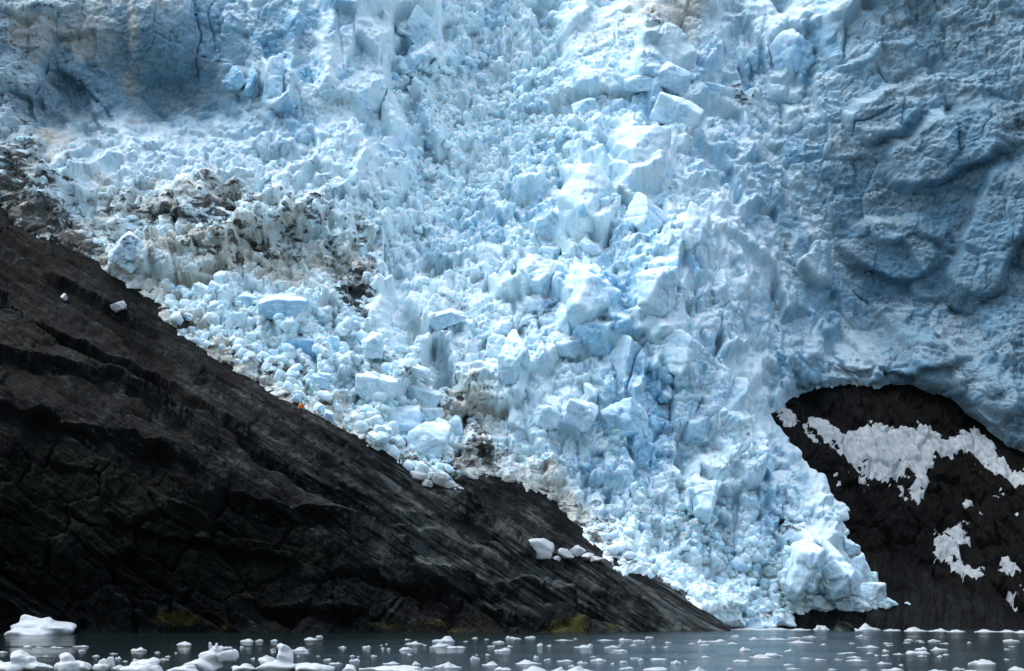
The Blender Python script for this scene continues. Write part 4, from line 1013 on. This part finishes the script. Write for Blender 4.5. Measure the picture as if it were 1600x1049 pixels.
floe(1059, 1024, 10, 2.4, 871, 'dark sliver of dirty ice in the grey water right of centre', None, 0, 1)

def lump_mesh(parts, sub, seed, rough=0.06):
    """joins several broken lumps by a voxel remesh into one continuous piece of ice"""
    bm = bmesh.new()
    for (loc, size, sd_, p_) in parts:
        W, F = chunk(sd_, 3, 8, p_, 0.05, 0.2)
        vs = [bm.verts.new(Vector(np.array(loc) + w_ * np.array(size))) for w_ in W]
        for f in F: bm.faces.new([vs[q] for q in f])
    me = bpy.data.meshes.new('tmp'); bm.to_mesh(me); bm.free()
    o = bpy.data.objects.new('tmp', me); COL.objects.link(o)
    md = o.modifiers.new('r', 'REMESH'); md.mode = 'VOXEL'; md.voxel_size = sub
    sm = o.modifiers.new('s', 'SMOOTH'); sm.iterations = 2
    dg = bpy.context.evaluated_depsgraph_get()
    m2 = bpy.data.meshes.new_from_object(o.evaluated_get(dg))
    bpy.data.objects.remove(o)
    V = np.empty(len(m2.vertices) * 3, np.float32); m2.vertices.foreach_get('co', V); V = V.reshape(-1, 3).astype(float)
    ext = np.ptp(V, axis=0).max()
    d = n3(V, 5.0 / ext, seed, 4) * rough * ext * .6
    nn = np.empty(len(m2.vertices) * 3, np.float32); m2.vertices.foreach_get('normal', nn)
    V = V + nn.reshape(-1, 3) * d[:, None]
    m2.vertices.foreach_set('co', np.ascontiguousarray(V, np.float32).ravel())
    m2.polygons.foreach_set('use_smooth', np.full(len(m2.polygons), True))
    m2.update()
    return m2
def berg(px, py, parts, label, cat, group=None, sub=0.06, blue=.05, seed=1, name='ice_floe', rough=.06):
    """parts in photo pixels relative to (px, py): (dx, up, width, height, seed, roundness)"""
    c = on_water(px, py); m = c.y / FPX
    L = [((dx * m, (k % 3 - 1) * 2 * m, (up + h / 2) * m), (w / 2 * m, max(w, h) / 2.2 * m, h / 2 * m), sd_, p_) for k, (dx, up, w, h, sd_, p_) in enumerate(parts)]
    me = lump_mesh(L, sub, seed, rough)
    at = me.attributes.new('blue', 'FLOAT', 'POINT'); at.data.foreach_set('value', np.full(len(me.vertices), blue, np.float32))
    o = link(name, me, FLOE); o.location = c
    return tag(o, label, cat, group)
berg(64, 992, [(0, -16, 104, 32, 1, 10), (-10, -8, 72, 34, 2, 12), (-18, 4, 38, 26, 3, 14), (20, -8, 62, 28, 4, 12), (2, 2, 40, 22, 5, 14)], 'smooth pale blue iceberg floating before the black rock at far left', 'iceberg', None, .16, .30, 5, 'iceberg', .03)
NEAR = 'bright ice heaps along the bottom edge'
berg(28, 1050, [(-14, -6, 60, 24, 11, 12), (4, 8, 34, 24, 12, 10), (30, -4, 46, 20, 13, 12), (-30, -3, 30, 22, 14, 12), (18, 12, 22, 12, 15, 12)], 'bright ice heap with a rounded hump in the bottom left corner', 'ice floe', NEAR, .05, .02, 6)
berg(112, 1050, [(-4, -4, 48, 22, 21, 12), (-8, 10, 26, 19, 22, 10), (16, -4, 34, 18, 23, 12), (46, -2, 26, 14, 24, 12), (60, 4, 14, 20, 25, 14), (48, 8, 12, 14, 26, 14)], 'bright ice heap with a peak and a small toothed end, second from the left', 'ice floe', NEAR, .05, .02, 7)
berg(216, 1051, [(0, -4, 80, 16, 31, 12), (12, 4, 46, 17, 32, 11), (22, 10, 20, 14, 33, 12), (-30, 0, 28, 12, 34, 12)], 'low bright ice heap left of the horned ice', 'ice floe', NEAR, .05, .02, 8)
berg(332, 1047, [(-14, -6, 56, 24, 41, 10), (0, 6, 34, 24, 42, 10), (2, 24, 20, 12, 43, 10), (22, 8, 34, 22, 44, 9), (34, 16, 16, 14, 45, 8), (-4.5, 30, 6, 13, 46, 5), (6, 30, 6, 13, 47, 5)], 'white ice with two small horns and a blunt right snout near the bottom', 'ice floe', NEAR, .04, .03, 9, rough=.025)
berg(282, 1052, [(0, -4, 50, 14, 48, 12), (10, 4, 30, 8, 49, 12)], 'low rounded ice just left of the horned ice at the bottom edge', 'ice floe', NEAR, .05, .02, 13)
berg(380, 1050, [(0, -4, 36, 14, 51, 12), (4, 4, 20, 9, 52, 12), (-12, 2, 14, 8, 53, 12)], 'small crumbly ice heap between horned ice and knob shaped ice', 'ice floe', NEAR, .05, .02, 10)
berg(442, 1050, [(-8, -6, 76, 22, 61, 12), (-22, 6, 32, 17, 62, 10), (4, 2, 28, 34, 63, 9), (1, 24, 22, 20, 64, 6), (-5, 32, 14, 11, 65, 6), (30, -6, 50, 20, 66, 10)], 'white ice with a tall rounded knob like a bent thumb near the bottom', 'ice floe', NEAR, .04, .03, 11, rough=.025)
berg(492, 1052, [(0, -4, 58, 18, 71, 10), (-14, 0, 40, 15, 72, 9)], 'smooth bright ice mound right of the knob shaped ice', 'ice floe', NEAR, .05, .02, 12)
berg(546, 1052, [(0, -4, 26, 16, 75, 10), (2, 2, 18, 11, 76, 10)], 'small bright ice bump at the bottom edge, alone between two mounds', 'ice floe', NEAR, .05, .02, 14)
berg(626, 1052, [(0, -4, 74, 16, 78, 9), (8, 0, 50, 13, 79, 9)], 'smooth wide bright ice mound at the bottom edge left of centre', 'ice floe', NEAR, .05, .02, 15)

# ------------------------------------------------------------------ the person on the slab
def build_person(px, py):
    c = rock_pos(px, py)
    H = 1.76
    def skin(name, pts, edges, rad, mat, parent=None, root=0, sub=1):
        me = bpy.data.meshes.new(name)
        me.from_pydata(pts, edges, [])
        o = bpy.data.objects.new('tmp', me); COL.objects.link(o)
        md = o.modifiers.new('skin', 'SKIN'); md.use_smooth_shade = True
        for v, r in zip(me.skin_vertices[0].data, rad): v.radius = r if isinstance(r, tuple) else (r, r)
        me.skin_vertices[0].data[root].use_root = True
        ss = o.modifiers.new('sub', 'SUBSURF'); ss.levels = sub; ss.render_levels = sub
        dg = bpy.context.evaluated_depsgraph_get()
        m2 = bpy.data.meshes.new_from_object(o.evaluated_get(dg))
        bpy.data.objects.remove(o)
        m2.name = name
        return link(name, m2, mat, parent)
    # standing sideways on, weight on the uphill leg, looking up at the ice (right and away)
    J = dict(pel=(0, 0, .92), wai=(.0, 0, 1.08), che=(.02, 0, 1.32), nec=(.04, 0, 1.48), hd=(.06, .02, 1.58), top=(.07, .03, 1.72),
             hl=(-.10, 0, .88), kl=(-.13, -.05, .48), al=(-.16, 0, .09), tl=(-.10, -.15, .04), hr=(.10, 0, .88), kr=(.15, -.06, .50), ar=(.16, .02, .12), tr=(.22, -.12, .07),
             sl=(-.19, 0, 1.42), el=(-.27, -.06, 1.14), wl=(-.22, -.22, .98), fl=(-.2, -.3, .93), sr=(.22, 0, 1.42), er=(.31, .02, 1.14), wr=(.27, -.16, .98), fr=(.25, -.25, .94))
    K = list(J); ix = {k: i for i, k in enumerate(K)}
    E = [('pel', 'wai'), ('wai', 'che'), ('che', 'nec'), ('nec', 'hd'), ('hd', 'top'), ('pel', 'hl'), ('hl', 'kl'), ('kl', 'al'), ('al', 'tl'), ('pel', 'hr'), ('hr', 'kr'), ('kr', 'ar'), ('ar', 'tr'),
         ('che', 'sl'), ('sl', 'el'), ('el', 'wl'), ('wl', 'fl'), ('che', 'sr'), ('sr', 'er'), ('er', 'wr'), ('wr', 'fr')]
    Rr_ = dict(pel=.14, wai=.13, che=.15, nec=.06, hd=.095, top=.07, hl=.095, kl=.065, al=.045, tl=.04, hr=.095, kr=.065, ar=.045, tr=.04, sl=.07, el=.05, wl=.035, fl=.03, sr=.07, er=.05, wr=.035, fr=.03)
    skinm = flat_material('skin', (0.42, 0.25, 0.18), 0.6)
    body = skin('person', [J[k] for k in K], [(ix[a_], ix[b_]) for a_, b_ in E], [Rr_[k] for k in K], skinm)
    def sub_part(name, ks, es, grow, mat):
        pts = [J[k] for k in ks]; m = {k: i for i, k in enumerate(ks)}
        return skin(name, pts, [(m[a_], m[b_]) for a_, b_ in es], [Rr_[k] + grow for k in ks], mat, body)
    sub_part('jacket', ['pel', 'wai', 'che', 'nec', 'sl', 'el', 'wl', 'sr', 'er', 'wr'], [('pel', 'wai'), ('wai', 'che'), ('che', 'nec'), ('che', 'sl'), ('sl', 'el'), ('el', 'wl'), ('che', 'sr'), ('sr', 'er'), ('er', 'wr')], .045, flat_material('orange_cloth', (0.52, 0.16, 0.006)))
    sub_part('trousers', ['pel', 'hl', 'kl', 'al', 'hr', 'kr', 'ar'], [('pel', 'hl'), ('hl', 'kl'), ('kl', 'al'), ('pel', 'hr'), ('hr', 'kr'), ('kr', 'ar')], .03, flat_material('dark_cloth', (0.012, 0.016, 0.03)))
    bt = flat_material('boot_leather', (0.012, 0.011, 0.010))
    sub_part('boot', ['al', 'tl'], [('al', 'tl')], .03, bt)
    sub_part('boot', ['ar', 'tr'], [('ar', 'tr')], .03, bt)
    V, F = ico(3)
    hv = V * np.array([.125, .135, .10]); hv[:, 2] = np.where(hv[:, 2] < -.02, -.02 + (hv[:, 2] + .02) * .3, hv[:, 2])
    hat = link('hat', raw_mesh('hat', hv + np.array([.07, .03, 1.70]), F), flat_material('hat_wool', (0.015, 0.014, 0.025)), body)
    # dark rucksack seen at the right shoulder
    W, F = chunk(31, 3, 4, 7, 0.02, .9)
    link('backpack', raw_mesh('backpack', W * np.array([.13, .15, .27]) + np.array([.27, .12, 1.24]), F), flat_material('pack_cloth', (0.02, 0.018, 0.015)), body)
    body.location = Vector(c) + Vector((0, -.1, 0.0))
    tag(body, 'person in an orange jacket and dark trousers standing on the rock slope', 'person')
build_person(470.5, 655)
